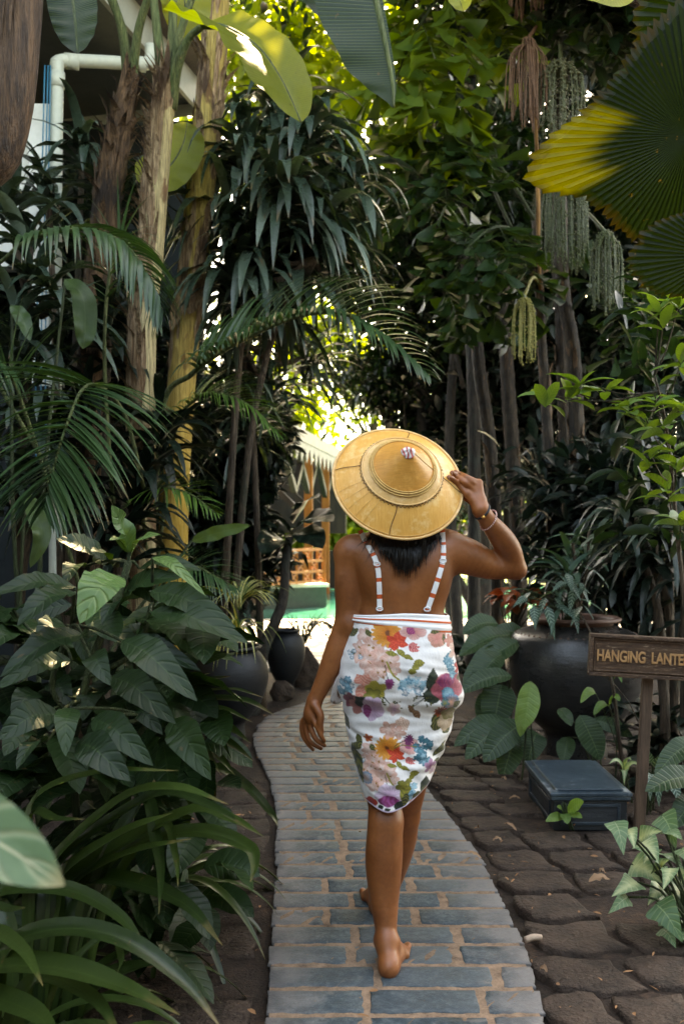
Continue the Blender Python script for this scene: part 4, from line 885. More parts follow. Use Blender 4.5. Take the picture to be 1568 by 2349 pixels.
def tree(label,crowns,base,mat,N,ll,lw,trunk_r=.09,bark='tree',group='trees behind the garden',cat='tree',name='leafy_tree',prof='lance',limbs=6,droop=.8,**kw):
    base=ground(base); t=thing(name,label,cat,base,group); mb=MB(); allc=[]
    for (c,r) in crowns: allc.append((np.asarray(c,float),crownleaves(mb,c,r,int(N/len(crowns)),ll,lw,prof=prof,droop=droop,**kw)))
    mb.build('crown',L[mat] if isinstance(mat,str) else mat,t)
    tb=MB(); c0=allc[0][0]; mid=(base+c0)/2+rng.normal(size=3)*[.12,.12,0]
    tb.tube([base-[0,0,.15],base+[0,0,.3],mid,c0],[trunk_r*1.25,trunk_r,trunk_r*.85,trunk_r*.5],10,18)
    for c,cl in allc:
        for q in cl[:limbs]: s=base+(c0-base)*rng.uniform(.6,.95); tb.tube([s,(s+q)/2+[0,0,-.1],q],[trunk_r*.4,trunk_r*.28,trunk_r*.12],6,8)
    tb.build('trunk',Bk[bark],t); return t
def C(u,v,d,pr,asp=1.0,dep=.8):
    r=pr*d/F; return (P(u,v,d),(r,r*dep,r*asp))
tree('tall light green tree glowing in the sun between banana leaf and dark fishtail palm',[C(640,240,15,190,1.3),C(800,380,15,190,1.3),C(580,60,16,170),C(760,120,16,170)],P(540,1400,17),'treey',6500,.30,.11,nclump=40)
tree('yellow green tree low behind the arching palm frond',[C(850,830,24,130,1.2),C(720,770,25,110)],P(850,1400,24),'treey',2600,.34,.14)
tree('small leaved tree whose branches hang over the pavilion roof, by the hat',[C(850,870,10.5,110,.6),C(960,870,10.5,170,.9),C(1010,1010,10.5,110,.7)],P(1100,1400,10.5),'tree',4200,.13,.055,.06)
tree('dark leafy tree in the middle above the arching palm frond',[C(960,640,10,190,.9),C(820,540,10.5,150,.8),C(1060,800,10.5,170)],P(1040,1400,10),'tree',9000,.15,.06,.07)
tree('dark tree with slim grey trunk at the top between banana leaf and fruit strands',[C(1070,470,9,190,1.0),C(1150,620,9.5,190)],P(1050,1400,9),'tree',9000,.17,.065,.06)
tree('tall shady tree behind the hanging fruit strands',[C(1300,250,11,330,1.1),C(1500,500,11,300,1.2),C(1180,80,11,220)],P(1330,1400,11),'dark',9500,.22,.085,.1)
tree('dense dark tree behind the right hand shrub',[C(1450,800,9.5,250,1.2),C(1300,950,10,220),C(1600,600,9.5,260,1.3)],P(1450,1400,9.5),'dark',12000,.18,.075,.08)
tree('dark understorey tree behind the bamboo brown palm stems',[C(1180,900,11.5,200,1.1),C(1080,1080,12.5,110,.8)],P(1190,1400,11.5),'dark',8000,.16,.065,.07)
tree('far green tree beyond the pool, seen under the raised forearm',[C(1080,1190,24,80,.9),C(1000,1120,26,90)],P(1080,1260,24),'treey',2600,.35,.15,.1)
tree('broad tree far behind the pavilion, its top against the white sky',[C(640,1000,26,120,.8),C(540,900,27,120)],P(620,1300,26),'treey',1800,.5,.2,.12)
tree('dark tree reaching over the path from the upper right corner',[C(1700,-160,6,300,.7),C(1180,-160,6.5,330,.6),C(1450,-80,6.2,260,.6),C(900,-260,7,330,.5)],P(2300,1500,6.6),'tree',8000,.16,.07,.08,droop=1.0,limbs=1,keep=GAPS)
tree('shade tree added overhead, beyond the top edge, to hold back light from above',[C(1300,-560,5,330,.5),C(980,-420,6,300,.5),C(620,-560,6.5,350,.45)],(3.0,1.5,0),'tree',8000,.16,.07,.08,droop=1.0,limbs=1,keep=GAPS)  # unseen crowns added overhead to cut the light from above
tree('dark tree between house and banana stems',[C(100,750,7.2,170,1.5),C(250,950,7.4,200,1.2)],P(170,1500,7.2),'dark',6500,.22,.07,.06)
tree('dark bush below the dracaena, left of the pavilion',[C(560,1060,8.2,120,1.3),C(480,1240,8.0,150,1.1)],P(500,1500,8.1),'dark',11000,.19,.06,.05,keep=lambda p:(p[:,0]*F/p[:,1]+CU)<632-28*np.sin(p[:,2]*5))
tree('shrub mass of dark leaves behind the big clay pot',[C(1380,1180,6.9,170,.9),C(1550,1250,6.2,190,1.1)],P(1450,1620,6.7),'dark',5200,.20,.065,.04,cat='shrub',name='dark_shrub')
tree('tall canopy tree added above the path to block the sun, mostly beyond the top edge',[((2.6,6.8,9.2),(2.6,2.8,.8)),((-2.6,9.5,9.9),(2.6,3.4,.9)),((1.2,9.8,10.2),(2.6,3.4,.9)),((-1.0,6.6,9.0),(2.8,2.6,.8)),((3.0,12.4,10.4),(3.0,2.6,.9)),((-4.6,7.4,8.6),(2.2,2.8,.9))],(4.6,8.5,0),'tree',48000,.24,.11,.14,limbs=1,nclump=150,keep=GAPS)  # canopy added to keep sun dapples off the path, mostly unseen
b=MB(); n=15000; side=rng.integers(0,4,n); r1=rng.random(n)
px=np.where(side==0,-3.3-rng.random(n)*.5,np.where(side==1,3.6+rng.random(n)*.5,-4+8*r1)); py=np.where(side<2,-3.5+6.5*r1,-3.6-rng.random(n)*.6); pz=rng.random(n)**.85*(4.2+.6*np.sin(px*2+py))
blades(b,np.c_[px,py,pz],unit(n,.1),.34*rng.uniform(.6,1.2,n),.15,.8,3,2,'lance',.3,rng.uniform(-.9,.9,n)); o=b.build('thicket',L['dark']); o['kind']='stuff'; tag(o,'dark thicket added out of view behind the viewer to block low sky light','thicket')  # unseen leaf walls added behind and beside the camera against low sky light
# far masses of green that close the garden
for nm,lab,(x0,x1,y,zt,n,mt) in (('treeline','unbroken dark green trees closing the garden on the right',(1.9,13,13.5,8.5,15000,'dark')),('treeline','sunlit trees closing the view beyond the pool',(-4,12,44,5.0,9000,'treey')),('treeline','dark thicket beside the house on the left',(-7,-2.2,8.6,4.0,6000,'dark'))):
    b=MB(); px=rng.uniform(x0,x1,n); top=zt*(.8+.2*np.sin(px*1.3)); pz=rng.random(n)**.9*top; q=np.c_[px,y+rng.normal(size=n)*.7,pz]; sc=y/13.5
    blades(b,q,unit(n,.1),.3*sc*rng.uniform(.6,1.2,n),.13*sc,.8,2,2,'lance',.3,rng.uniform(-.9,.9,n)); o=b.build(nm,L[mt]); o['kind']='stuff'; tag(o,lab,'trees')

# ------------------------------------------------------------------ banana plants
def shaggy(mb,pts,rad,n,lmin,lmax,wd,out=.022,ts=(0.05,.95),down=False,bias=None):
    pts=catmull(pts,60); rr=np.interp(np.linspace(0,1,60),np.linspace(0,1,len(rad)),rad)
    for k in range(n):
        t=rng.uniform(*ts); i=int(t*58); a=rng.uniform(0,6.28) if bias is None else rng.normal(bias,.62)
        o=np.array([math.cos(a),math.sin(a),0]); Lk=rng.uniform(lmin,lmax); T=nrm(pts[min(i+1,59)]-pts[i])*(-1 if pts[-1][2]<pts[0][2] else 1)
        p0=pts[i]+o*(rr[i]+.001); fl=rng.random()*out*3+out
        ribbon(mb,[p0-T*Lk*.5,p0+o*.006,p0+T*Lk*.35+o*.012,p0+T*Lk*.55+o*fl*rng.uniform(.5,2)],wd*rng.uniform(.4,1.2),'strap',o,-.12,8,2,wave=.3)
def banana(label,pts,rad,bark,sheath,nsh,group='banana stems on the left',pet=(),ts=(.05,.95),bias=None,wd=.055):
    p=[np.array(q) for q in pts]; g=ground(p[-1]); t=thing('banana_plant',label,'banana plant',g,group)
    b=MB(); full=p+[np.array([g[0],g[1],-.05])]; rad=list(rad)+[rad[-1]*1.15]; b.tube(full,rad,18,40); b.build('trunk',Bk[bark],t)
    b=MB(); shaggy(b,full,rad,nsh,.15,.5,wd,ts=ts,bias=bias); b.build('dry_sheath',Bk[sheath],t)
    for q in pet:
        b=MB(); b.tube([np.array(x) for x in q[:-1]],q[-1],10,16); b.build('petiole',Bk['petiole'],t)
    return t
b0=banana('thick grey brown banana stem at the left edge, nearest of the banana stems',[P(60,-260,2.5),P(44,60,2.5),P(-2,330,2.5),P(-140,640,2.5)],[.055,.06,.068,.08],'bananadark','sheathdark',12,ts=(.03,.4))
b1=banana('slim dark banana stem with ragged sheath, left of the pale one',[P(300,170,5.1),P(268,330,5.1),P(240,520,5.1),P(212,850,5.1)],[.05,.066,.075,.078],'bananadark','sheathdark',130,pet=[(P(296,200,5.1),P(284,80,5.05),P(246,-40,5.0),(.028,.024,.02)),(P(303,200,5.1),P(318,70,5.05),P(352,-40,5.0),(.028,.024,.02)),(P(292,210,5.1),P(276,60,5.1),P(225,-60,5.1),(.022,.02,.016))])
b2=banana('pale banana stem with a brown ragged sheath, its crown of stalks bare',[P(384,190,4.8),P(366,330,4.8),P(346,580,4.8),P(325,850,4.8)],[.054,.064,.068,.074],'bananalight','sheath',190,bias=3.75,wd=.04,
  pet=[(P(378,230,4.8),P(364,100,4.8),P(350,-30,4.8),(.034,.026,.02)),(P(385,230,4.8),P(395,100,4.8),P(398,-30,4.8),(.034,.026,.02)),(P(392,230,4.8),P(405,110,4.75),P(445,-20,4.7),(.03,.022,.018)),(P(392,250,4.8),P(405,160,4.75),P(432,90,4.7),P(470,56,4.62),(.034,.028,.02,.016))])
b3=banana('tall yellow banana stem leaning right, tallest of the banana stems',[P(505,-80,5.5),P(484,180,5.5),P(462,420,5.5),P(432,700,5.5),P(408,1000,5.5),P(398,1240,5.5)],[.07,.082,.085,.085,.085,.088],'bananayellow','sheath',70,ts=(.02,.62),wd=.055)
b=MB()
ribbon(b,[P(432,720,5.4),P(446,690,5.38),P(458,660,5.36),P(470,626,5.3)],.13,'lance',(0,-1,.2),.5,14,4,wave=.2); ribbon(b,[P(392,760,5.4),P(415,690,5.38),P(440,650,5.36),P(462,632,5.3)],.10,'lance',(.2,-1,.2),.4,14,4,wave=.2)
b.build('dry_sheath',Bk['sheath'],b3)
def bleaf(par,pts,W,mat='banana',nh=(0,-.6,.5),fold=.15,cr=(-1,1),nseg=44,nc=10,wave=.05,wl=6,prof='banana',name='leaf'):
    b=MB(); ribbon(b,pts,W,prof,nh,fold,nseg,nc,wave=wave,wl=wl,cr=cr); o=b.build(name,L[mat],par)
    C=catmull(pts,30); b=MB(); b.tube(C,np.linspace(.012,.003,30)*(W/.4),8); b.build('midrib',Bk['petiole'],o); return o
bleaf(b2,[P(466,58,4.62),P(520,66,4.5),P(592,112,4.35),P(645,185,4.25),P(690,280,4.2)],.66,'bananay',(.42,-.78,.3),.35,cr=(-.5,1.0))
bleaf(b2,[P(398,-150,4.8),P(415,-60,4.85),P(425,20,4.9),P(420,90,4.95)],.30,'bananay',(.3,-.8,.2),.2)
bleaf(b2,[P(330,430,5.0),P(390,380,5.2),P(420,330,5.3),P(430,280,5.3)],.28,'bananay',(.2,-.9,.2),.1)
bleaf(b0,[P(150,-180,3.0),P(160,-60,2.95),P(172,40,2.9),P(178,122,2.88)],.17,'banana',(.1,-1,.1),.25,wave=.12,wl=9)
bb=banana('tall banana plant beyond the top edge, its big dark leaf hanging over the path',[P(1010,-620,3.9),P(1030,-300,3.95),P(1700,200,4.3),P(1760,900,4.3)],[.03,.04,.06,.08],'petiole' if False else 'bananadark','sheathdark',10,group=None)
bleaf(bb,[P(760,-420,3.5),P(822,-180,3.45),P(868,30,3.4),P(898,180,3.4),P(902,246,3.4)],.62,'banana',(.25,-1,.12),.12,cr=(-.10,1),wave=.04,prof='bananab')
bleaf(bb,[P(640,-200,3.9),P(690,-90,3.8),P(740,-20,3.75),P(800,60,3.7)],.36,'banana',(.2,-.9,.4),.2)
bleaf(bb,[P(1250,-120,3.0),P(1330,-60,2.95),P(1400,-12,2.9),P(1450,-60,2.9)],.17,'bananay',(0,-.9,.5),.1)
bleaf(bb,[P(1000,-160,3.4),P(1030,-70,3.35),P(1050,-10,3.3),P(1062,26,3.3)],.12,'bananay',(.1,-1,.2),.3)

# ------------------------------------------------------------------ dracaenas with strap leaves
def rosette(mb,c,n,ll,w,droop=1.9,up=.55,prof='droop',spread=1.0,nseg=7):
    a=rng.random(n)*6.28; el=rng.uniform(-.25,1.2,n)*spread; T=np.c_[np.cos(a)*np.cos(el),np.sin(a)*np.cos(el),np.sin(el)+up*.4]
    p=np.asarray(c)+rng.normal(size=(n,3))*.02-np.c_[np.zeros((n,2)),rng.random(n)*.22]
    blades(mb,p,T,ll*rng.uniform(.65,1.15,n),w*rng.uniform(.75,1.15,n),droop*rng.uniform(.7,1.4,n),nseg,2,prof,.28,rng.normal(size=n)*.25,wave=.12)
def dracaena(label,heads,base,ll,w,n=46,mat='drac',group=None,droop=1.9,stem=.022,name='dracaena',cat='dracaena'):
    g=ground(base); t=thing(name,label,cat,g,group); b=MB(); sb=MB()
    for ih,h in enumerate(heads):
        rosette(b,h,n,ll,w,droop)
        if ih%6 and len(heads)>4: sb.tube([heads[ih-ih%6]-np.array([0,0,.3]),(heads[ih-ih%6]+np.asarray(h))/2-[0,0,.25],h],[stem,stem,stem*.8],8,8); continue
        m=g+(np.asarray(h)-g)*[.25,.25,.62]; sb.tube([g+[rng.normal()*.03,rng.normal()*.03,-.1],m+[rng.normal()*.03,rng.normal()*.03,0],h],[stem*1.4,stem,stem*.8],8,12)
    b.build('foliage',L[mat],t); sb.build('stem',Bk['twig'],t); return t
dracaena('big dracaena with drooping glossy strap leaves, right of the banana stems',[P(640,250,5.9),P(560,340,5.6),P(700,310,5.6),P(790,400,5.8),P(640,420,5.3),P(520,470,5.6),P(720,480,5.4),P(600,540,5.5),P(680,600,5.6),P(610,660,5.7),P(540,620,5.5),P(740,560,5.8)],P(520,1560,5.9),.62,.088,50,group='dracaenas on the left',droop=2.6)
dracaena('dark dracaena hanging behind the arching palm frond',[P(560,690,6.6),P(640,760,6.7),P(520,830,6.5),P(620,880,6.7),P(700,820,7.0),P(570,960,6.8)],P(600,1560,6.8),.56,.06,44,group='dracaenas on the left')
dracaena('dracaena with wavy leaves between gutter pipe and slim dark banana stem',[P(190,330,5.6),P(110,400,5.5),P(330,380,5.7),P(260,460,5.5)],P(150,1600,5.6),.46,.07,30,group='dracaenas on the left')
dracaena('low dracaena with wide pale leaves near the left edge, under the gutter pipe',[P(70,560,4.6),P(20,420,4.7),P(130,660,4.5),P(40,700,4.4),P(85,800,4.6),P(60,940,4.6),P(100,1080,4.5),P(20,1080,4.4)],P(40,1750,4.6),.44,.078,24,group='dracaenas on the left')
dracaena('dark leaved dracaena in the gap below the big frond',[P(250,760,5.0),P(330,1000,4.9),P(200,860,4.8),P(120,960,4.8),P(330,1090,4.55),P(290,1190,4.4),P(365,960,4.6),P(150,1120,4.4)],P(240,1700,4.6),.46,.075,28,'dark',group='dracaenas on the left')
dracaena('broad leaved dark dracaena behind the sign',[P(1440,1160,5.0),P(1540,1080,4.9),P(1500,1240,4.8),P(1600,1330,4.7)],P(1540,1760,4.9),.46,.062,26,'dark',group='dracaenas on the right')
dracaena('slim dracaena right edge with long drooping leaves above the sign',[P(1440,1200,4.9),P(1560,1180,4.6)],P(1560,1830,4.6),.44,.06,20,group='dracaenas on the right')

b=MB()
for q,wd in (([(58,1130,3.9),(84,1180,3.8),(97,1232,3.75),(70,1302,3.75)],.085),([(28,700,4.2),(52,730,4.15),(70,782,4.1)],.075),([(150,640,4.2),(190,680,4.1),(196,760,4.05),(190,800,4.05)],.11),([(440,1240,4.3),(500,1222,4.2),(575,1205,4.1)],.07)):
    ribbon(b,[P(*x) for x in q],wd,'lance',(.3,-.9,.2),.25,18,6,wave=.35)
pt2=thing('wavy_leaf_plant','plant with long twisted pale leaves hanging under the big palm frond','foliage plant',ground(P(90,1900,4.0))); b.build('foliage',leafmat('wavy_leaf',(.03,.07,.02),(.10,.15,.05),(.12,.17,.07),0,.5,rough=.4,trans=.25),pt2)
b=MB(); g=ground(P(90,1900,4.0)); 
for q in ((58,1130,3.9),(28,700,4.2),(150,640,4.2),(440,1240,4.3)): b.tube([g,(g+P(*q))/2+[-.05,0,.1],P(*q)],[.012,.010,.006],6,14)
b.build('stem',Bk['stem'],pt2)
# ------------------------------------------------------------------ areca palms
def frond(par,pts,n,llen,w,nh,mat='palm',droop=.9,ang=55,t0=.06,rr=(.011,.003),vee=.25,prof='line',nseg=9,tw=0.,name='frond'):
    b=MB(); C=catmull(pts,60); T=nrm(np.gradient(C,axis=0)); S=nrm(np.cross(T,np.asarray(nh,float))); Nn=np.cross(S,T)
    for sd in (-1,1):
        t=np.linspace(t0,.995,n); i=np.clip((t*59).astype(int),0,58); a=np.radians(ang*(1.1-.75*t**2))+rng.normal(size=n)*.05
        D=S[i]*(sd*np.sin(a))[:,None]+T[i]*np.cos(a)[:,None]+Nn[i]*vee
        ls=llen*(np.sin(np.pi*np.clip(.12+.86*t,0,1))**.6)*rng.uniform(.9,1.08,n)
        blades(b,C[i]+rng.normal(size=(n,3))*.002,D,ls,w*rng.uniform(.8,1.1,n),droop*rng.uniform(.8,1.2,n),nseg,2,prof,.22,rng.normal(size=n)*.2+tw*sd)
    o=b.build(name,L[mat],par); b=MB(); b.tube(C,np.linspace(rr[0],rr[1],60),8); b.build('rachis',Bk['petiole'],o); return o
pa=thing('areca_palm','feathery areca palm with a wide frond hanging towards the path, left side','palm',ground(P(230,1700,4.6)),'areca palms on the left')
frond(pa,[P(330,1120,4.4),P(290,960,4.2),P(235,890,3.9),P(190,893,3.6),P(150,985,3.4),P(122,1080,3.3),P(104,1165,3.25)],48,.48,.033,(.2,-.9,.5),droop=.75,ang=66,t0=.42)
frond(pa,[P(250,1300,4.4),P(-60,760,4.1),P(20,585,3.9),P(150,528,3.8),P(270,548,3.75),P(345,640,3.7),P(372,720,3.7)],48,.36,.028,(0,-.35,.9),droop=1.7,ang=60,t0=.40)
frond(pa,[P(270,1300,4.5),P(240,800,4.3),P(270,560,4.2),P(320,600,4.1),P(368,760,4.0)],30,.30,.016,(-.5,-.7,.2),droop=.8,ang=60,t0=.35)
frond(pa,[P(200,1400,4.2),P(60,950,4.0),P(0,830,3.8),P(-70,850,3.6),P(-120,960,3.5)],34,.34,.018,(.3,-.8,.5),droop=.7,t0=.3)
pb=thing('areca_palm','areca palm with one long frond arching right over the path','palm',ground(P(360,1640,5.0)),'areca palms on the left')
frond(pb,[P(350,1300,5.0),P(372,940,4.8),P(440,858,4.65),P(510,806,4.55),P(600,758,4.45),P(700,722,4.3),P(800,724,4.15),P(900,785,4.0),P(985,868,3.9)],60,.44,.029,(-.15,-.45,.85),droop=1.0,ang=58,t0=.28,vee=.55,rr=(.017,.004))
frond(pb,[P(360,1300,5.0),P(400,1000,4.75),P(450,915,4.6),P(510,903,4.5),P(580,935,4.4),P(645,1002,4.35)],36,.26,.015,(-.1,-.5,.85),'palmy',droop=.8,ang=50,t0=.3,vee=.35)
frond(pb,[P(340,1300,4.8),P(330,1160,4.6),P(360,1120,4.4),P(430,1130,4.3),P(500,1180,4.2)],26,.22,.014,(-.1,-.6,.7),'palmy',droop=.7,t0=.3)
frond(pb,[P(350,1420,4.4),P(380,1330,4.2),P(440,1300,4.1),P(490,1320,4.05),P(545,1350,4.0)],26,.24,.013,(-.1,-.5,.85),droop=.9,t0=.25)
b=MB()
for k in range(5): g=ground(P(230,1700,4.6)); b.tube([g+[rng.normal()*.1,rng.normal()*.1,-.05],g+[rng.normal()*.12,rng.normal()*.12,.9]],[.03,.02],8)
b.build('stem',Bk['stem'],pa)
b=MB()
for k in range(4): g=ground(P(360,1640,5.0)); b.tube([g+[rng.normal()*.08,rng.normal()*.08,-.05],g+[rng.normal()*.1,rng.normal()*.1,.9]],[.03,.02],8)
b.build('stem',Bk['stem'],pb)

# ------------------------------------------------------------------ broad leaved shrub, near left
Z5=lambda x,y,d:P(x*.5,1174+y*.5,d)
sh_=thing('broad_leaf_shrub','big shrub with broad quilted leaves, left foreground','shrub',ground(P(210,2250,2.55)))
LV=[(548,295,368,512,188,2.15,1),(345,370,80,522,150,2.2,0),(345,345,-60,385,120,2.3,0),(600,190,512,-30,105,2.5,2),(600,200,735,103,66,2.5,1),(590,185,503,130,44,2.5,2),(490,240,256,124,120,2.6,0),(640,260,925,270,100,2.5,0),(690,365,1082,532,135,2.35,0),(560,385,835,300,120,2.5,0),(690,460,1142,602,132,2.3,0),(560,590,906,868,155,2.1,0),(560,600,922,730,110,2.35,0),(510,755,808,972,140,2.2,0),(415,665,505,795,110,2.15,0),(380,560,2,757,160,2.2,0),(330,680,-20,812,110,2.3,0),(330,900,302,1122,104,2.1,0),(270,930,-10,1046,140,2.15,0),(215,1050,78,1180,95,2.1,0),(425,950,704,1164,138,2.1,0),(355,1060,600,1235,160,2.05,0),(780,960,970,1230,150,2.3,0),(600,900,747,1022,95,2.35,0),(370,560,400,705,80,2.4,0),(700,210,945,385,56,2.35,1),(560,420,470,520,90,2.45,0),(120,560,-60,640,120,2.5,0),(450,820,380,960,110,2.45,0),(180,830,60,960,110,2.45,0),(620,720,700,860,110,2.5,0),(480,540,640,640,110,2.55,0),(300,520,180,640,130,2.5,0),(600,330,720,420,110,2.55,0),(640,500,800,560,120,2.55,0),(250,780,330,900,110,2.5,0),(500,1000,420,1120,110,2.4,0),(660,1060,720,1180,110,2.45,0),(150,1000,20,1120,120,2.4,0),(60,450,-80,560,140,2.55,0),(520,250,420,180,80,2.6,0),(380,250,300,330,90,2.65,0)]
bs={0:MB(),1:MB(),2:MB()}; st=MB(); joint=[Z5(590,230,2.55),Z5(540,400,2.5),Z5(470,560,2.5),Z5(400,760,2.45),Z5(360,960,2.45),Z5(340,1200,2.5),ground(P(210,2250,2.55))]
st.tube(joint,.011,8,40); st.tube([joint[3],Z5(620,640,2.5),Z5(700,420,2.5)],.008,8,20); st.tube([joint[4],Z5(240,800,2.45),Z5(330,520,2.4)],.008,8,20); st.tube([joint[5],Z5(560,1100,2.45),Z5(700,940,2.4)],.008,8,20)
stemp=np.concatenate([catmull(joint,40),catmull([joint[3],Z5(620,640,2.5),Z5(700,420,2.5)],20),catmull([joint[4],Z5(240,800,2.45),Z5(330,520,2.4)],20),catmull([joint[5],Z5(560,1100,2.45),Z5(700,940,2.4)],20)])
for (x0,y0,x1,y1,wd,d,kind) in LV:
    a=Z5(x0,y0,d+.06); e=Z5(x1,y1,d-.06); W=wd*.5*d/F*1.12; mid=(a+e)/2+[0,-.02,.022]
    ribbon(bs[kind],[a,a*.7+e*.3+[0,-.012,.02],mid,e],W,'ovate',(rng.normal()*.18,-.72,.62),.22,16,6,wave=.10,wl=4)
    q=stemp[np.argmin(((stemp-a)**2).sum(1))]; st.tube([q,(q+a)/2+[0,0,.01],a],[.005,.0045,.004],6,8)
n=280; q=np.c_[rng.uniform(-1.05,-.30,n),rng.uniform(2.45,3.1,n),rng.uniform(.12,1.12,n)]; q=q[q[:,0]+.0*q[:,2]<-.32-.25*(q[:,1]-2.45)]
blades(bs[0],q,np.c_[rng.normal(size=len(q)),-np.abs(rng.normal(size=len(q))),rng.normal(size=len(q))*.3+.1],.25*rng.uniform(.6,1.1,len(q)),.095,.9,10,4,'ovate',.2,rng.normal(size=len(q))*.4,wave=.1)
bs[0].build('foliage',L['shrub'],sh_); bs[1].build('pale_leaves',L['shrublight'],sh_); bs[2].build('young_leaves',leafmat('mid_green_leaf',(.05,.12,.04),(.09,.17,.06),(.12,.2,.09),8,.6,.35,.36,.3,bump=.7),sh_); st.build('stem',Bk['stem'],sh_)

# ------------------------------------------------------------------ strap lilies at the lower left
Z7=lambda x,y,d:P(x*.5,1761+y*.5,d)
def lily(label,rows,Z,base,d0,d1,group='strap lilies along the path',bw=.5):
    g=ground(base); t=thing('strap_lily',label,'lily plant',g,group); b=MB()
    for (pts,wd) in rows:
        n=len(pts); p=[Z(x,y,d0+(d1-d0)*i/(n-1)) for i,(x,y) in enumerate(pts)]
        s=np.array(p[0]); root=g+(s-g)*[.35,.35,0]+[0,0,.0]; rise=g+(s-g)*.6+[0,0,.05]
        ribbon(b,[root,rise]+p,wd*.5*(d0+d1)/2/F*1.6,'strap',(rng.normal()*.2,-.55,.85),.30,26,4,wave=.05)
    n=34; a=rng.random(n)*6.28; T=np.c_[np.cos(a)*.8,np.sin(a)*.8,rng.uniform(.5,1.3,n)]; blades(b,np.tile(g,(n,1))+np.c_[rng.normal(size=(n,2))*.05,np.zeros(n)],T,rng.uniform(.45,.75,n),.045,2.4,14,4,'strap',.3,0)
    b.build('foliage',L['strap'],t); return t
lily('big strap leaved lily in the lower left foreground with long arching leaves',[([(160,150),(450,20),(820,12)],45),([(230,450),(550,150),(800,88),(1050,168)],62),([(270,430),(700,130),(950,170),(1145,282)],60),([(300,480),(560,300),(795,205)],76),([(350,530),(600,392),(880,325)],84),([(330,500),(850,205),(1060,235),(1210,315)],62),([(560,380),(900,292),(1130,360),(1170,440),(1148,525)],62),([(380,530),(600,522),(850,625),(1022,815)],80),([(0,575),(300,556),(550,680),(692,872)],66),([(150,220),(260,236),(392,235)],44),([(660,150),(715,330),(738,480),(730,670)],46),([(740,260),(805,400),(818,545)],34)],Z7,P(60,2320,2.25),2.35,1.95)
lily('nearest strap leaved lily at the bottom left corner',[([(60,810),(320,735),(600,800),(850,985),(1020,1200)],78),([(-80,930),(250,915),(550,1000),(825,1132)],118),([(200,960),(430,1060),(570,1260)],74),([(-100,1050),(150,1120),(300,1300)],110),([(-120,640),(60,650),(120,640)],40),([(500,760),(560,870),(540,940)],36),([(-50,760),(100,830),(200,1000)],70)],Z7,P(-60,2500,1.95),1.95,1.6)
lily('strap leaved lily reaching over the path edge below the broad leaved shrub',[([(880,870),(1050,815),(1212,852)],50),([(880,900),(1100,862),(1262,932)],48),([(820,930),(1000,900),(1162,966)],44),([(900,930),(1040,980),(1150,1060)],46),([(900,1000),(1050,1060),(1162,1142)],48),([(860,800),(960,770),(1062,753)],40),([(850,830),(920,760),(965,738)],30),([(900,1050),(960,1130),(1010,1200)],44),([(980,1180),(1120,1250),(1240,1380),(1275,1440)],46),([(900,1180),(960,1250),(990,1310)],80),([(840,960),(900,850),(930,800)],34),([(930,1100),(1010,1130),(1080,1210)],44)],Z5,P(330,2080,3.1),3.1,2.75)
# near blurred leaf at the lower left
nl=thing('broad_leaf_sprig','pale leaf out of focus close to the lens at the left edge','leaf sprig',ground(P(-150,2600,1.0)))
b=MB(); ribbon(b,[P(-260,1815,.92),P(-130,1868,.89),P(0,1935,.86),P(148,2030,.84)],.078,'ovate',(.1,-.85,.5),.18,18,6); b.build('leaf',L['blurry'],nl)
b=MB(); b.tube([ground(P(-150,2600,1.0)),P(-360,2100,.96),P(-260,1800,.92)],.004,6,14); b.build('stem',Bk['stem'],nl)
# ------------------------------------------------------------------ fishtail palms on the right
def fishfrond(par,pts,n,pl,lw,mat='wedge',seed=0,nh=(0,-.7,.7)):
    r=np.random.default_rng(seed); b=MB(); rb=MB(); Cc=catmull(pts,50); rb.tube(Cc,np.linspace(.016,.005,50),8)
    T=nrm(np.gradient(Cc,axis=0)); S=nrm(np.cross(T,np.asarray(nh,float)))
    for k in range(n):
        t=.22+.78*k/(n-1); i=int(t*49); sd=1 if k%2 else -1; D=nrm(S[i]*sd+T[i]*.7+r.normal(size=3)*.1); Lp=pl*(1-.5*t)*r.uniform(.8,1.1)
        q=Cc[i]+D*np.linspace(0,Lp,8)[:,None]; q[:,2]-=np.linspace(0,1,8)**2*Lp*.35; rb.tube(q,np.linspace(.005,.002,8),5)
        m=7; u=np.linspace(.2,1,m); j=np.clip((u*7).astype(int),0,7)
        for s2 in (-1,1):
            DD=nrm(D[None]*.55+np.cross(D,[0,-.5,.86])[None]*s2*.9+np.array([0,-.15,-.15])+r.normal(size=(m,3))*.25)
            blades(b,q[j],DD,lw*1.55*r.uniform(.75,1.2,m),lw*r.uniform(.7,1.2,m),.5,4,4,'wedge',.25,r.normal(size=m)*.5,wave=.15)
    o=b.build('frond',L[mat],par); rb.build('rachis',Bk['stem'],o); return o
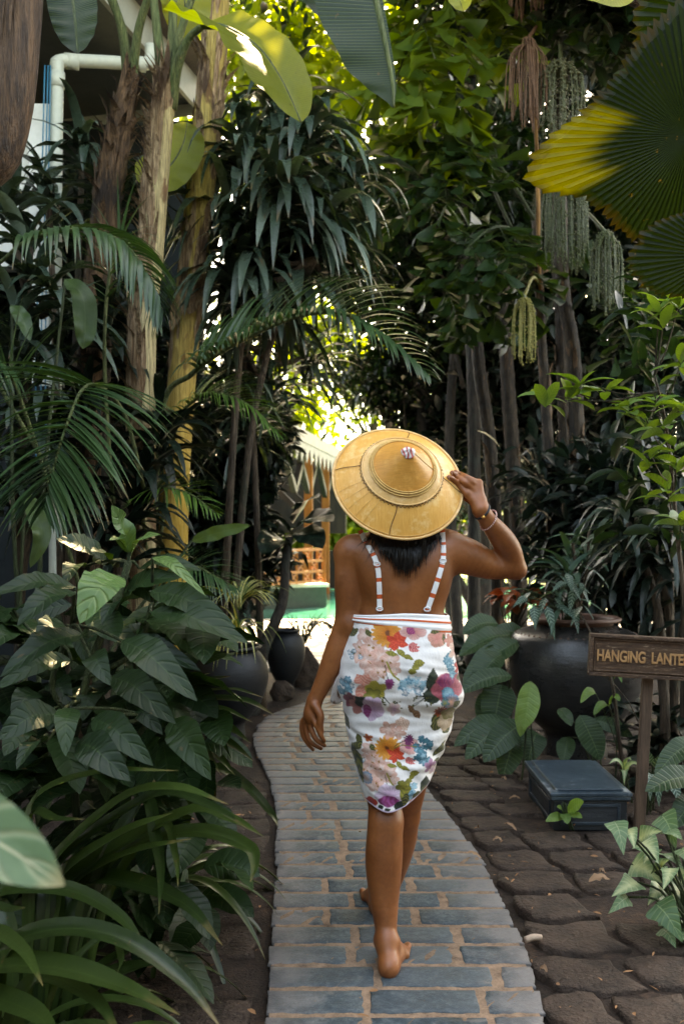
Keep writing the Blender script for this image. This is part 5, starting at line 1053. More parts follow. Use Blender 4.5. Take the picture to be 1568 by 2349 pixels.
def fruit(par,u,v,d,wpx,hpx,n,mat,bead,bs,strand=.0035,lab=None):
    b=MB(); sb=MB(); c=P(u,v,d); Wd=wpx*d/F; Hh=hpx*d/F
    octv=np.array([[1,0,0],[-1,0,0],[0,1,0],[0,-1,0],[0,0,1],[0,0,-1]],float); octf=np.array([[0,2,4],[2,1,4],[1,3,4],[3,0,4],[2,0,5],[1,2,5],[3,1,5],[0,3,5]])
    for k in range(n):
        a=rng.uniform(0,6.28); rr_=Wd*.5*math.sqrt(rng.random()); o=np.array([math.cos(a)*rr_,math.sin(a)*rr_*.8,0]); Ln=Hh*(1-.25*(rr_/(Wd*.5))**2)*rng.uniform(.75,1.0)
        pts=catmull([c,c+o*.75+[0,0,.05*Hh-.18*Hh*(rr_/(Wd*.5))**2],c+o+[0,0,-.35*Ln],c+o*1.02+[rng.normal()*.01,rng.normal()*.01,-Ln]],30); sb.tube(pts,strand,5)
        if bead:
            m=int(Ln/bead); q=catmull(pts,m+4)[3:]; q=q+rng.normal(size=q.shape)*bs*.7; N=len(q); V=q[:,None]+octv[None]*bs*rng.uniform(.7,1.15,N)[:,None,None]
            b.add(V,None,None,np.repeat(rng.random(N),6),T=(octf[None]+6*np.arange(N)[:,None,None]).reshape(-1,3))
    g_=np.array([hx0 for hx0 in (P(1285,v-40,7.0) if par is f1 else P(1240,v-30,6.8))]); sb.tube([g_,(g_+c)/2+[0,0,.12],c+[0,0,.02]],.013,6,10)
    o=sb.build('fruit_cluster',M[mat+'_strand'],par)
    if bead: b.build('fruit_beads',M[mat],o)
    if lab: o['label']=lab
M['gfruit']=plain('green_fruit',(.022,.034,.010),(.085,.10,.034),30,rough=.45); M['gfruit_strand']=plain('green_strand',(.018,.028,.008),(.045,.056,.018),20,rough=.5)
M['dfruit']=plain('dark_fruit',(.02,.028,.012),(.11,.105,.05),45,rough=.35); M['dfruit_strand']=plain('dark_strand',(.035,.045,.02),(.08,.09,.04),20,rough=.5)
M['bfruit_strand']=plain('brown_strand',(.06,.03,.018),(.17,.085,.05),30,rough=.7); M['yfruit']=plain('yellow_fruit',(.14,.13,.03),(.26,.22,.05),30,rough=.5); M['yfruit_strand']=plain('yellow_strand',(.13,.12,.03),(.22,.19,.05),30,rough=.6)
def palmtrunk(label,pts,rad,bark='palm',group='slender palm stems on the right'):
    p=[np.array(q) for q in pts]; g=ground(p[-1]); t=thing('fishtail_palm',label,'palm',g,group); b=MB(); full=catmull(p+[np.array([g[0],g[1],-.1])],60)
    r=np.interp(np.linspace(0,1,60),np.linspace(0,1,len(rad)),rad)*(1+.05*np.sin(np.arange(60)*2.2)); b.tube(full,r,12); b.build('trunk',Bk[bark],t)
    b=MB(); shaggy(b,full,list(rad),9,.15,.45,.05,ts=(.15,.85)); b.build('leaf_sheath',Bk['sheathdark'],t); return t
f1=palmtrunk('fishtail palm with the long green fruit strands and a pale peeling stem',[P(1262,-80,7.0),P(1280,300,7.0),P(1288,640,7.0),P(1312,800,7.0),P(1322,1000,7.0),P(1326,1230,7.0)],[.05,.055,.055,.06,.062,.065])
f2=palmtrunk('slender palm stem of orange brown left of the peeling stem',[P(1228,500,6.8),P(1240,760,6.8),P(1252,950,6.8),P(1268,1220,6.8)],[.03,.038,.042,.052])
f3=palmtrunk('dim grey ringed palm stem right behind the raised hand',[P(1080,640,7.6),P(1100,860,7.6),P(1120,1000,7.6),P(1138,1260,7.6)],[.05,.055,.058,.06])
f4=palmtrunk('shaded palm stem between the raised hand and the orange brown stem',[P(1150,640,8.0),P(1165,900,8.0),P(1176,1060,8.0),P(1190,1300,8.0)],[.06,.065,.068,.07])
f5=palmtrunk('bare grey palm stem high in the middle, behind the wedge shaped leaves',[P(1036,280,8.4),P(1046,380,8.4),P(1062,520,8.4),P(1085,900,8.4)],[.05,.055,.06,.06],'tree')
f6=palmtrunk('second dark stem close behind the peeling palm stem',[P(1270,560,7.4),P(1283,700,7.4),P(1290,900,7.4),P(1300,1230,7.4)],[.045,.05,.052,.055])
f7=palmtrunk('black shaded trunk beside the pool, just right of the woman',[P(1120,880,11.4),P(1112,1150,11.4),P(1106,1400,11.4)],[.11,.115,.12],'tree')
fruit(f1,1300,398,6.2,112,245,60,'gfruit',.021,.0085,lab='long pale green bunch of beaded strands')
fruit(f1,1388,540,6.25,80,195,36,'gfruit',.021,.0085)
fruit(f1,1284,150,6.15,110,195,46,'dfruit',.034,.0125,lab='dark bunch of strands with round fruits')
fruit(f1,1208,98,6.15,92,215,52,'bfruit',0,0,.0042,lab='bare reddish brown bunch of strands'); fruit(f1,1200,-40,6.2,90,90,30,'bfruit',0,0,.0042)
fruit(f2,1200,690,6.3,62,160,28,'yfruit',.03,.008,.003,lab='thin yellow green bunch of strands'); fruit(f1,1248,420,7.2,60,230,24,'dfruit',.03,.008); fruit(f2,1218,1120,6.95,60,120,24,'dfruit',.03,.008)
b=MB(); b.tube([P(1224,210,6.7),P(1232,400,6.7),P(1234,560,6.7),P(1238,665,6.7)],[.012,.016,.016,.012],8,20); b.build('spathe_stalk',Bk['orange'],f1)
b=MB(); ribbon(b,[P(1296,352,6.7),P(1318,392,6.68),P(1322,415,6.68)],.07,'lance',(0,-1,.1),.5,8,4); ribbon(b,[P(1200,660,6.85),P(1225,630,6.8),P(1262,618,6.8)],.06,'lance',(0,-1,.1),.5,8,4); b.build('dry_spathe',L['dry'],f1)
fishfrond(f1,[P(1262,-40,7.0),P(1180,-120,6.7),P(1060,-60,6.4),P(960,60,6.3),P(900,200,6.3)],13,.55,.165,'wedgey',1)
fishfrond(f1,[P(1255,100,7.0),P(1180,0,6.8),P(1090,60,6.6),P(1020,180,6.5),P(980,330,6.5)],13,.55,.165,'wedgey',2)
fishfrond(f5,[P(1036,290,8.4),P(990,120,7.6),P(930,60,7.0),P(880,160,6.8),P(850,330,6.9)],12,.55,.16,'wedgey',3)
fishfrond(f2,[P(1228,510,6.8),P(1160,400,6.6),P(1090,330,6.5),P(1020,360,6.4),P(960,480,6.4)],12,.5,.13,'wedge',4)
fishfrond(f1,[P(1280,180,7.0),P(1340,60,6.7),P(1420,40,6.5),P(1500,110,6.3)],10,.5,.13,'wedge',5)
fishfrond(f2,[P(1232,560,6.8),P(1150,520,6.5),P(1080,560,6.3),P(1020,660,6.3)],11,.45,.13,'wedge',6)
fishfrond(f6,[P(1275,620,7.4),P(1190,590,7.0),P(1140,640,6.8),P(1110,740,6.7)],10,.45,.14,'wedge',7)
fishfrond(f1,[P(1300,720,7.0),P(1380,640,6.8),P(1440,680,6.7),P(1490,800,6.6)],10,.45,.12,'wedge',8)
b=MB(); b.tube([P(1075,270,7.2),P(1130,430,7.0),P(1180,540,6.95),P(1228,640,6.9)],.014,6,20); b.tube([P(1240,760,6.8),P(1262,700,6.85),P(1282,640,6.9)],.016,6,10); b.build('leaf_stalk',Bk['stem'],f2)

# ------------------------------------------------------------------ fan palm at the right edge
fp=thing('fan_palm','fan palm with big pleated round leaves entering from the right edge','palm',ground(P(2150,1650,3.5)))
def fan(c,prof,npl,nv,px,sag=.18,jag=.05,seed=1,sun_tipw=1.0):   # prof: (angle in degrees, length in grid columns)
    r=np.random.default_rng(seed); nv=nrm(np.asarray(nv,float)); x=nrm(np.cross([0,0,1.],nv)); y=np.cross(nv,x); m=npl*2+1; prof=np.array(prof,float)
    a=np.linspace(R(prof[0,0]),R(prof[-1,0]),m); rad=np.interp(np.degrees(a),prof[:,0],prof[:,1])*px/F; rs=np.linspace(.02,1,16); z=np.where(np.arange(m)%2==0,1,-1.); jl=1+r.normal(size=m)*.02; jl[::2]-=jag; b=MB()
    rr_=(rs[:,None]*rad[None])*np.where(rs[:,None]>.9,jl[None],1); off=z[None]*rs[:,None]*rad[None]*(a[1]-a[0])*.42-(rs[:,None]**2)*sag*rad[None]
    G=c+x*(rr_*np.cos(a)[None])[...,None]+y*(rr_*np.sin(a)[None])[...,None]+nv*off[...,None]
    b.grid(G,np.stack(np.broadcast_arrays(rs[:,None],np.where(z>0,1.,.2)[None]),-1),np.broadcast_to(np.clip((rs[:,None]-.50-.04*np.sin(np.degrees(a)[None]*.9))*6,0,1)*np.clip((np.degrees(a)[None]-156)/6,0,1)*np.clip((206-np.degrees(a)[None])/5,0,1)*sun_tipw,rr_.shape).ravel()); o=b.build('leaf',L['fan'],fp,smooth=False)  # sunlight on the leaf tip painted in by vertex weight
    b=MB(); g=ground(P(2150,1650,3.5)); b.tube([g+[0,0,.9],(g+c)/2+[.15,0,.35],c],[.02,.016,.012],8,20); b.build('petiole',Bk['petiole'],o)
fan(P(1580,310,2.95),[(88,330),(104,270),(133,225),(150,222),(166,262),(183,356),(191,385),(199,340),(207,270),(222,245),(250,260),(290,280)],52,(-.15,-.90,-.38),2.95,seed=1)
fan(P(1650,585,2.7),[(95,120),(130,130),(160,185),(180,205),(200,180),(230,120),(270,100)],34,(-.2,-.9,-.3),2.7,seed=2,sun_tipw=.0)
fan(P(1690,40,3.2),[(100,260),(150,230),(190,230),(240,240),(290,250)],34,(-.2,-.8,-.5),3.2,seed=3,sun_tipw=0)
b=MB(); g=ground(P(2150,1650,3.5)); b.tube([g-[0,0,.1],g+[0,0,1.0]],[.07,.06],12,6); b.build('trunk',Bk['palm'],fp)

# ------------------------------------------------------------------ shrub with young leaves over the right edge
ys_=thing('young_shrub','airy shrub with small bright young leaves on thin stems at the right edge','shrub',ground(P(1640,1900,3.55)))
b=MB(); s=MB(); db=MB(); g=ground(P(1640,1900,3.55))
main=[g,P(1560,1300,3.5),P(1530,1000,3.45),P(1500,860,3.4)]; s.tube(main,[.012,.009,.006,.004],6,30)
tips_=[(1510,690,3.3),(1520,735,3.3),(1555,700,3.3),(1330,870,3.35),(1390,890,3.4),(1250,905,3.35),(1500,905,3.3),(1520,960,3.3),(1560,920,3.3),(1545,1010,3.35),(1490,1040,3.3),(1550,1060,3.3),(1480,960,3.4),(1300,895,3.4),(1560,830,3.3),(1440,925,3.4),(1530,1120,3.4),(1560,1180,3.4)]
mc=catmull(main,40)
for k,(u,v,d) in enumerate(tips_):
    e=P(u,v,d); q=mc[np.clip(np.argmin(np.linalg.norm(mc-(e+[.12,0,-.12]),axis=1)),0,39)]; s.tube([q,(q+e)/2+[0,0,-.03],e],[.004,.003,.002],5,10)
    n=rng.integers(5,8); a=rng.random()*6.28+np.arange(n)*2.3; el=rng.uniform(.0,.9,n); T=np.c_[np.cos(a)*np.cos(el),np.sin(a)*np.cos(el)*.7,np.sin(el)]
    blades(b,np.tile(e,(n,1))-np.c_[np.zeros((n,2)),rng.random(n)*.05],T,.118*rng.uniform(.7,1.2,n),.042*rng.uniform(.8,1.2,n),.8,6,2,'lance',.25,rng.normal(size=n)*.3)
for k in range(130):
    e=P(rng.uniform(1410,1600),rng.uniform(640,1240),rng.uniform(3.5,4.3)); T=unit(1); blades(db,e,T,.14,.05,.8,5,2,'lance',.25,rng.normal(size=1)*.5)
b.build('young_leaves',L['bright'],ys_); db.build('foliage',L['tree'],ys_); s.build('stem',Bk['twig'],ys_)

# ------------------------------------------------------------------ pots
def clay(name,c1,c2,c3,rough):
    t=NT(name); v=t.obj(); n1=t.noise(v,4,6,.65); n2=t.noise(t.obj((1,1,5)),9,5,.7); n3=t.noise(v,90,3)
    col=t.ramp(t.math('MULTIPLY_ADD',n2,.5,t.math('MULTIPLY',n1,.5)),[(.35,c1),(.6,c2),(.75,c3)])
    return t.done(t.pbr(col,t.n('MapRange',{0:n1,1:.3,2:.7,3:rough-.08,4:rough+.15}).outputs[0],t.bump(t.math('ADD',n2,t.math('MULTIPLY',n3,.3)),.35,.01),.5))
M['blackpot']=clay('black_glazed_clay',(.012,.012,.012),(.030,.028,.027),(.075,.065,.058),.26); M['redrim']=clay('red_clay',(.045,.020,.013),(.12,.05,.03),(.17,.08,.05),.55); M['bluepot']=clay('dark_blue_glaze',(.0012,.002,.003),(.0025,.004,.006),(.006,.008,.010),.5)
def pot(label,c,Rm,Ht,rimr,mat,rim='redrim',foot=.45,group='glazed pots'):
    t=thing('plant_pot',label,'pot',c,group); h=Ht
    pr=[(foot*Rm*.9,0),(foot*Rm,.01*h),(foot*Rm*.98,.16*h),(Rm*.62,.26*h),(Rm*.82,.40*h),(Rm*.95,.55*h),(Rm,.68*h),(Rm*.97,.80*h),(Rm*.86,.90*h),(rimr*1.03,.955*h),(rimr*.93,.97*h)]
    pr=catmull(pr,50); b=MB(); b.lathe(pr,64,c); o=b.build('pot_body',M[mat],t)
    b=MB(); b.lathe([(rimr*.90,.955*h),(rimr*.94,.985*h),(rimr*1.10,.995*h),(rimr*1.13,1.012*h),(rimr*1.06,1.025*h),(rimr*.92,1.01*h),(rimr*.86,.9*h)],64,c); b.build('rim',M[rim],t)
    b=MB(); b.lathe([(.001,.93*h),(rimr*.9,.925*h)],40,c); b.build('potting_soil',M['soil'],t); return t
pc=ground(P(1318,1722,5.35)); big=pot('big round black clay pot with red rim, behind the sign',pc,.41,.80,.235,'blackpot')
b=MB()
for k in range(52):
    a=k/52*6.283; r_=.345; q=pc+[math.cos(a)*r_,math.sin(a)*r_,.722]; b.lathe([(.001,.006),(.006,.004),(.008,0),(.006,-.004)],6,q)
b.build('dotted_band',M['redrim'],big)
p2=ground(P(1138,1560,7.3)); pot('smaller dark pot with wide rim beside the pool deck, behind the red leaved plant',p2,.27,.50,.21,'blackpot','blackpot')
p3=ground(P(655,1590,7.4)); pot('dark tall pot left of the deck, behind the leaning trunk',p3,.16,.52,.11,'bluepot','bluepot')
p4=ground(P(520,1700,5.8)); pot('dark blue pot below the striped spider plant',p4,.27,.58,.2,'bluepot','bluepot')
# plants in and around the pots
dr=thing('potted_dracaena','small grey green dracaena growing in the big black pot','dracaena',pc+[0,0,.74]); b=MB(); s=MB()
for (u,v,d,n,l) in ((1312,1245,5.25,22,.30),(1300,1310,5.2,16,.26),(1350,1215,5.35,14,.28)):
    e=P(u,v,d); rosette(b,e,n,l,.045,1.3); s.tube([pc+[rng.normal()*.04,rng.normal()*.04,.7],(pc+[0,0,.74]+e)/2+[.02,0,0],e],[.012,.011,.009],6,12)
b.build('foliage',leafmat('grey_green_leaf',(.03,.075,.05),(.06,.12,.08),(.08,.14,.09),50,.2,.2,.34,.2,spec=.55),dr); s.build('stem',Bk['twig'],dr)
al=thing('silver_leaf_plant','dark plant with silver veined arrow leaves at the left of the big pot rim','foliage plant',pc+[-.1,-.05,.74]); b=MB(); s=MB()
for k in range(20):
    e=P(rng.uniform(1205,1335),rng.uniform(1300,1400),rng.uniform(5.0,5.25)); T=nrm(np.array([rng.normal()*.6-.2,-.5,-.5+rng.normal()*.4])); blades(b,e,T,.17*rng.uniform(.7,1.2),.055,.5,7,4,'heart',.2,rng.normal(size=1)*.3); s.tube([pc+[-.08,-.02,.73],(pc+e)/2+[0,0,.42],e],.004,5,8)
b.build('foliage',L['silver'],al); s.build('stem',Bk['stem'],al)
rd=thing('red_leaf_plant','plant with red and green leaves in the smaller dark pot by the deck','foliage plant',p2+[0,0,.47]); b=MB(); b2_=MB(); s=MB()
for k in range(24):
    a=rng.random()*6.28; T=np.array([math.cos(a),math.sin(a)*.8,rng.uniform(.1,.8)]); e=P(1188+rng.normal()*22,1378+rng.normal()*14,6.6+rng.normal()*.1)
    blades(b if k%4 else b2_,e,T,.24*rng.uniform(.7,1.15),.085,1.2,7,4,'ovate',.2,rng.normal(size=1)*.3,wave=.1); s.tube([p2+[.08,-.1,.45],e],.006,5,6)
b.build('red_leaves',L['red'],rd); b2_.build('green_leaves',L['peace'],rd); s.build('stem',Bk['stem'],rd)
sp=thing('spider_plant','spider plant with yellow striped arching leaves left of the leaning trunk','spider plant',p4+[0,0,.55]); b=MB(); c=P(548,1400,5.2)
n=34; a=rng.random(n)*6.28; T=np.c_[np.cos(a)*.5,np.sin(a)*.5-.1,np.full(n,.95)]; blades(b,np.tile(c,(n,1)),T,.40*rng.uniform(.7,1.15,n),.030,2.3,12,4,'line',.3,0); 
n=22; T=np.c_[rng.normal(size=n)*.35,-.3+rng.normal(size=n)*.3,np.full(n,.6)]; blades(b,np.tile(P(545,1450,5.2),(n,1)),T,.38*rng.uniform(.7,1.1,n),.028,3.2,12,4,'line',.3,0)
b.build('foliage',L['spider'],sp)
ln=thing('leaning_tree','thin bare trunk leaning right beside the pots with a small crown of dark leaves','tree',ground(P(570,1575,6.6))); b=MB()
b.tube([ground(P(570,1575,6.6))-[0,0,.1],P(600,1500,6.6),P(632,1425,6.6),P(650,1370,6.65),P(655,1290,6.7),P(664,1230,6.75)],[.075,.05,.042,.038,.034,.03],10,30); b.build('trunk',Bk['tree'],ln)
b=MB(); rosette(b,P(664,1225,6.75),12,.30,.08,1.5); b.build('crown',L['dark'],ln)
for (ua,va,ub,vb,W) in ((668,1215,765,1195,.26),(660,1225,740,1258,.26),(672,1200,730,1140,.2),(655,1240,600,1270,.22)):
    b=MB(); ribbon(b,[P(ua,va,6.7),P((ua+ub)/2,(va+vb)/2-18,6.5),P(ub,vb,6.35)],W,'ovate',(.1,-.6,.7),.15,14,6,wave=.12); b.build('leaf',L['dark'],ln)
cy=thing('cycad_sprig','small dark feather leaved plant beside the dark tall pot','fern',ground(P(690,1545,8.0)))
for k in range(7): a=-.6+k*.42; g=ground(P(690,1545,8.0)); frond(cy,[g+[0,0,.3],g+[math.sin(a)*.18,-.15,.55],g+[math.sin(a)*.42,-.3,.42]],16,.12,.014,(0,-.5,.85),'dark',.5)
b=MB(); b.tube([ground(P(690,1545,8.0)),ground(P(690,1545,8.0))+[0,0,.32]],[.04,.035],8); b.build('trunk',Bk['tree'],cy)
def rock(u,v,d,r,label):
    c=ground(P(u,v,d)); b=MB(); n=24; ph=np.linspace(0.02,3.1,14); th_=np.linspace(0,6.283,n,endpoint=False); X=np.array([[ [math.sin(p)*math.cos(q),math.sin(p)*math.sin(q),math.cos(p)] for q in th_] for p in ph])
    f=1+.16*np.sin(X[...,0]*3+u)+.12*np.sin(X[...,1]*5+v)+.08*np.sin(X[...,2]*7+X[...,0]*6); b.grid(X*f[...,None]*np.array(r)+c+[0,0,r[2]*.55],wrap=True); tag(b.build('rock',M['paver']),label,'rock',None)
rock(700,1555,7.9,(.13,.13,.19),'dark grey rock at the corner of the deck, beside the tall dark pot')
rock(650,1575,7.2,(.10,.1,.09),'small low rock at the foot of the leaning trunk')

# ------------------------------------------------------------------ leafy plants at the foot of the big pot
def placed(name,label,cat,base,rows,mat,prof='lance',fold=.22,group=None,arch=.03,stemr=.004,nh=(0,-.7,.7),wave=.08,extra=None):
    g=ground(base); t=thing(name,label,cat,g,group); b=MB(); s=MB()
    for (x0,y0,x1,y1,wd,d) in rows:
        a=P(x0,y0,d+.04); e=P(x1,y1,d-.05); ribbon(b,[a,a*.68+e*.32+[0,-.01,arch],a*.35+e*.65+[0,-.01,arch],e],wd*d/F*1.1,prof,(nh[0]+rng.normal()*.15,nh[1],nh[2]),fold,14,6,wave=wave)
        s.tube([g+[rng.normal()*.03,rng.normal()*.02,0],(g+a)/2+[0,0,.08],a],[stemr*1.3,stemr*1.1,stemr],6,10)
    b.build('foliage',L[mat],t); s.build('stem',Bk['stem'],t); return t
placed('peace_lily','broad leaved plant with ribbed leaves between the woman and the black pot','foliage plant',P(1150,1720,5.5),[(1170,1455,1052,1505,56,5.3),(1190,1470,1060,1570,60,5.2),(1172,1550,1052,1590,44,4.9),(1150,1500,1085,1580,58,5.1),(1140,1600,1100,1660,60,5.2),(1155,1650,1040,1712,44,4.9),(1165,1660,1066,1742,54,4.85),(1200,1660,1108,1748,62,4.8),(1185,1690,1150,1790,58,4.9),(1140,1430,1060,1455,46,5.6),(1212,1470,1130,1450,44,5.5),(1150,1570,1130,1680,74,5.1),(1230,1680,1210,1750,56,4.9)],'peace',group='leafy plants by the big pot')
placed('peace_lily','plant with two upright yellow green blades in front of the pot','foliage plant',P(1215,1760,4.75),[(1216,1562,1200,1672,50,4.7),(1196,1600,1192,1690,34,4.75)],'bright','lance',arch=.0,nh=(.1,-1,.1),group='leafy plants by the big pot')
placed('peace_lily','plant with one long blue green leaf drooping over the plinth','foliage plant',P(1370,1770,4.85),[(1328,1640,1376,1744,58,4.75),(1280,1625,1310,1665,28,4.8),(1300,1690,1290,1750,40,4.85),(1360,1650,1450,1690,34,4.95),(1360,1600,1420,1640,30,5.1)],'peace',group='leafy plants by the big pot',arch=.01,nh=(0,-.9,.3))
placed('sapling','thin twig with small pale leaves before the big pot','sapling',P(1430,1790,4.6),[(1365,1590,1330,1612,20,4.6),(1395,1620,1360,1640,20,4.6),(1395,1615,1420,1608,16,4.6),(1400,1540,1412,1520,12,4.6),(1405,1560,1425,1566,10,4.6)],'bright',stemr=.003)
tw=MB(); t=thing('bare_twig','bare brown twig standing in front of the big pot, left of the sign post','twig',ground(P(1432,1790,4.62))); tw.tube([ground(P(1432,1790,4.62)),P(1418,1690,4.6),P(1405,1580,4.6),P(1395,1545,4.6)],[.012,.010,.009,.007],6,20); tw.tube([P(1352,1528,4.6),P(1398,1560,4.6)],.004,5); tw.tube([P(1404,1565,4.6),P(1440,1610,4.6),P(1462,1655,4.6)],.003,5,8); tw.build('stem',Bk['twig'],t)
tw=MB(); t=thing('bare_twig','brown twig leaning out of the big pot rim','twig',pc+[.1,-.1,.74]); tw.tube([pc+[.06,-.1,.7],P(1318,1385,5.2),P(1348,1440,5.0),P(1362,1470,4.95)],[.006,.006,.005,.004],6,14); tw.build('stem',Bk['twig'],t)
placed('seedling','seedling with pale green leaves in front of the stone plinth','seedling',P(1292,1888,4.0),[(1296,1868,1338,1838,32,3.92),(1290,1866,1300,1890,22,3.9),(1294,1872,1250,1884,22,3.92),(1300,1872,1334,1876,20,3.9),(1292,1866,1276,1850,14,3.95)],'bright','ovate',arch=.01)
placed('arrowhead_plant','small pale star shaped seedling beside the plinth lid','foliage plant',P(1432,1800,4.35),[(1428,1765,1395,1752,16,4.2),(1430,1768,1470,1762,16,4.2),(1428,1770,1430,1800,20,4.2),(1430,1766,1446,1744,14,4.25)],'arrow','heart')
placed('arrowhead_plant','variegated plant right behind the sign post','foliage plant',P(1500,1880,4.2),[(1480,1768,1490,1838,40,4.1),(1500,1780,1510,1850,36,4.1),(1500,1760,1530,1745,24,4.2),(1490,1750,1470,1740,20,4.2),(1530,1800,1560,1850,36,4.2)],'silver','heart',nh=(0,-1,.3))
placed('peace_lily','large ribbed leaf cut by the right edge, above the arrowhead leaves','foliage plant',P(1640,1980,3.6),[(1620,1790,1478,1815,62,3.5),(1600,1700,1500,1780,50,3.8),(1610,1840,1540,1900,60,3.5)],'peace',nh=(0,-.6,.8))
AR=[(1252,260,1290,400,76,2),(1310,290,1340,370,56,1),(1370,320,1465,290,70,1),(1380,350,1450,440,90,1),(1470,230,1530,370,90,0),(1340,450,1470,530,96,1),(1340,530,1235,590,80,1),(1450,540,1400,630,74,1),(1300,600,1220,668,60,2),(1500,470,1470,560,60,1),(1520,480,1580,600,80,1),(1450,640,1560,800,110,0),(1470,760,1530,850,60,2),(1500,830,1450,1010,140,0),(1540,560,1500,640,70,1),(1420,380,1380,440,60,1),(1490,300,1560,330,60,2),(1530,680,1600,760,80,0),(1440,470,1500,420,60,1),(1560,380,1620,480,70,2),(1480,400,1560,460,70,2),(1560,850,1600,960,90,0)]
def Z8(x,y): return (784+x*.5,1761+y*.5)
ap=thing('arrowhead_plant','arrowhead plant with pale veined leaves, bottom right edge','foliage plant',ground(P(1600,2230,2.75)))
bb_={0:MB(),1:MB(),2:MB()}; s=MB(); g=ground(P(1590,2180,2.85))
for (x0,y0,x1,y1,wd,k) in AR:
    d=2.85+rng.uniform(-.12,.15); u0,v0=Z8(x0,y0); u1,v1=Z8(x1,y1); a=P(u0,v0,d+.03); e=P(u1,v1,d-.05)
    a[2]=max(a[2],.05); e[2]=max(e[2],.03); a=a+(a-e)*.12
    ribbon(bb_[k],[a,a*.6+e*.4+[0,-.012,.012],e],wd*.5*d/F*1.5,'heart',(rng.normal()*.25,-.75,.6),.16,12,6,wave=.08); s.tube([g+[rng.normal()*.05,rng.normal()*.05,-.02],(g+a)/2+[0,0,.06],a],.004,5,8)
bb_[1].build('pale_leaves',L['arrow'],ap); bb_[0].build('foliage',leafmat('arrowhead_leaf_green',(.04,.10,.04),(.07,.14,.06),(.22,.30,.15),7,.9,.4,.42,.25,bump=.4),ap); bb_[2].build('mid_leaves',leafmat('arrowhead_leaf_mid',(.07,.15,.07),(.12,.2,.1),(.3,.36,.22),7,.9,.4,.42,.25,bump=.4),ap); s.build('stem',Bk['stem'],ap)
# low ground plants at right, behind post
for i,(u,v,d,lb) in enumerate(((1520,1700,4.9,'dark low plant under the sign board, right of its post'),(1580,1620,4.6,'dark low plant cut by the right edge below the sign'),(1060,1560,8.2,'low dark plant on the deck edge beside the skirt'))):
    g=ground(P(u,v+180,d)); t=thing('low_plant',lb,'foliage plant',g,'low plants on the right'); b=MB(); n=40; a=rng.random(n)*6.28; T=np.c_[np.cos(a),np.sin(a),rng.uniform(.3,1.6,n)]
    blades(b,np.tile(g,(n,1))+np.c_[rng.normal(size=(n,2))*.12,rng.uniform(.02,.35,n)],T,.30*rng.uniform(.6,1.1,n),.075,1.5,8,2,'lance',.25,rng.normal(size=n)*.3); b.build('foliage',L['dark'],t)
# ------------------------------------------------------------------ plinth
M['plinth']=clay('blue_black_stone',(.010,.018,.026),(.022,.036,.048),(.09,.12,.14),.42); M['plinthd']=clay('dark_stone',(.010,.012,.014),(.022,.026,.03),(.05,.05,.05),.55)
t=NT('worn_blue_lid'); v=t.obj(); n1=t.noise(v,16,6,.7); n2=t.noise(v,5,5,.6,.5); col=t.ramp(n1,[(.35,(.018,.033,.046)),(.62,(.048,.072,.088))]); col=t.mix(t.n('MapRange',{0:t.math('MULTIPLY_ADD',n2,.6,t.math('MULTIPLY',n1,.4)),1:.57,2:.62}).outputs[0],col,(.22,.25,.26)); M['lid']=t.done(t.pbr(col,.32,t.bump(n1,.3,.005),.5))
x0,x1,y0,y1=.935,1.262,3.99,4.53; pt_=thing('stone_plinth','low blue black stone plinth with a raised square edged lid, beside the sign post','plinth',((x0+x1)/2,(y0+y1)/2,0))
cx_,cy_=(x0+x1)/2,(y0+y1)/2
b=MB(); b.box((cx_,cy_,.06),((x1-x0)/2,(y1-y0)/2,.068)); b.build('plinth_body',M['plinthd'],pt_,smooth=False,bevel=.006)
b=MB()
for (px,py,hx_2,hy_2) in ((x0-.003,cy_,.004,.2),(cx_,y0-.003,.12,.004)):
    for dz,dd in ((.105,1),(.025,-1)): b.box((px,py,dz),(hx_2,hy_2,.007))
    for sg in(-1,1): b.box((px+(sg*.125 if hx_2>.05 else 0),py+(sg*.205 if hy_2>.05 else 0),.065),(.007 if hx_2>.05 else .004,.007 if hy_2>.05 else .004,.047))
b.build('panel_frame',M['plinth'],pt_,smooth=False,bevel=.002)
b=MB(); b.box((cx_,cy_,.138),((x1-x0)/2+.012,(y1-y0)/2+.012,.009)); b.box((cx_,cy_,.156),((x1-x0)/2+.018,(y1-y0)/2+.018,.0085)); b.box((cx_,cy_,.170),((x1-x0)/2-.012,(y1-y0)/2-.012,.0055)); b.build('lid',M['lid'],pt_,smooth=False,bevel=.004)
# ------------------------------------------------------------------ wooden sign
SD=3.95; sgn=thing('wooden_sign','weathered brown wooden sign board on a post reading HANGING LANTERN','sign',ground(P(1461,1905,SD)))
t=NT('weathered_wood'); v=t.n('Mapping',{'Vector':t.n('NewGeometry').outputs['Position'],'Rotation':(0,R(-2.6),0),'Scale':(1.6,10,14)}).outputs[0]; n1=t.noise(v,9,7,.7); n2=t.noise(v,2.5,5,.7); n3=t.noise(t.obj((2,8,10)),16,4,.75)
col=t.ramp(t.math('MULTIPLY_ADD',n1,.6,t.math('MULTIPLY',n2,.4)),[(.33,(.020,.010,.006)),(.52,(.085,.042,.022)),(.7,(.19,.11,.06))]); col=t.mix(t.n('MapRange',{0:n3,1:.58,2:.68}).outputs[0],col,(.33,.22,.14)); M['signw']=t.done(t.pbr(col,.6,t.bump(t.math('ADD',n1,n3),.6,.006),.4))
M['postw']=plain('post_wood',(.045,.026,.017),(.13,.078,.05),6,(6,6,.6),rough=.7,bump=.5)
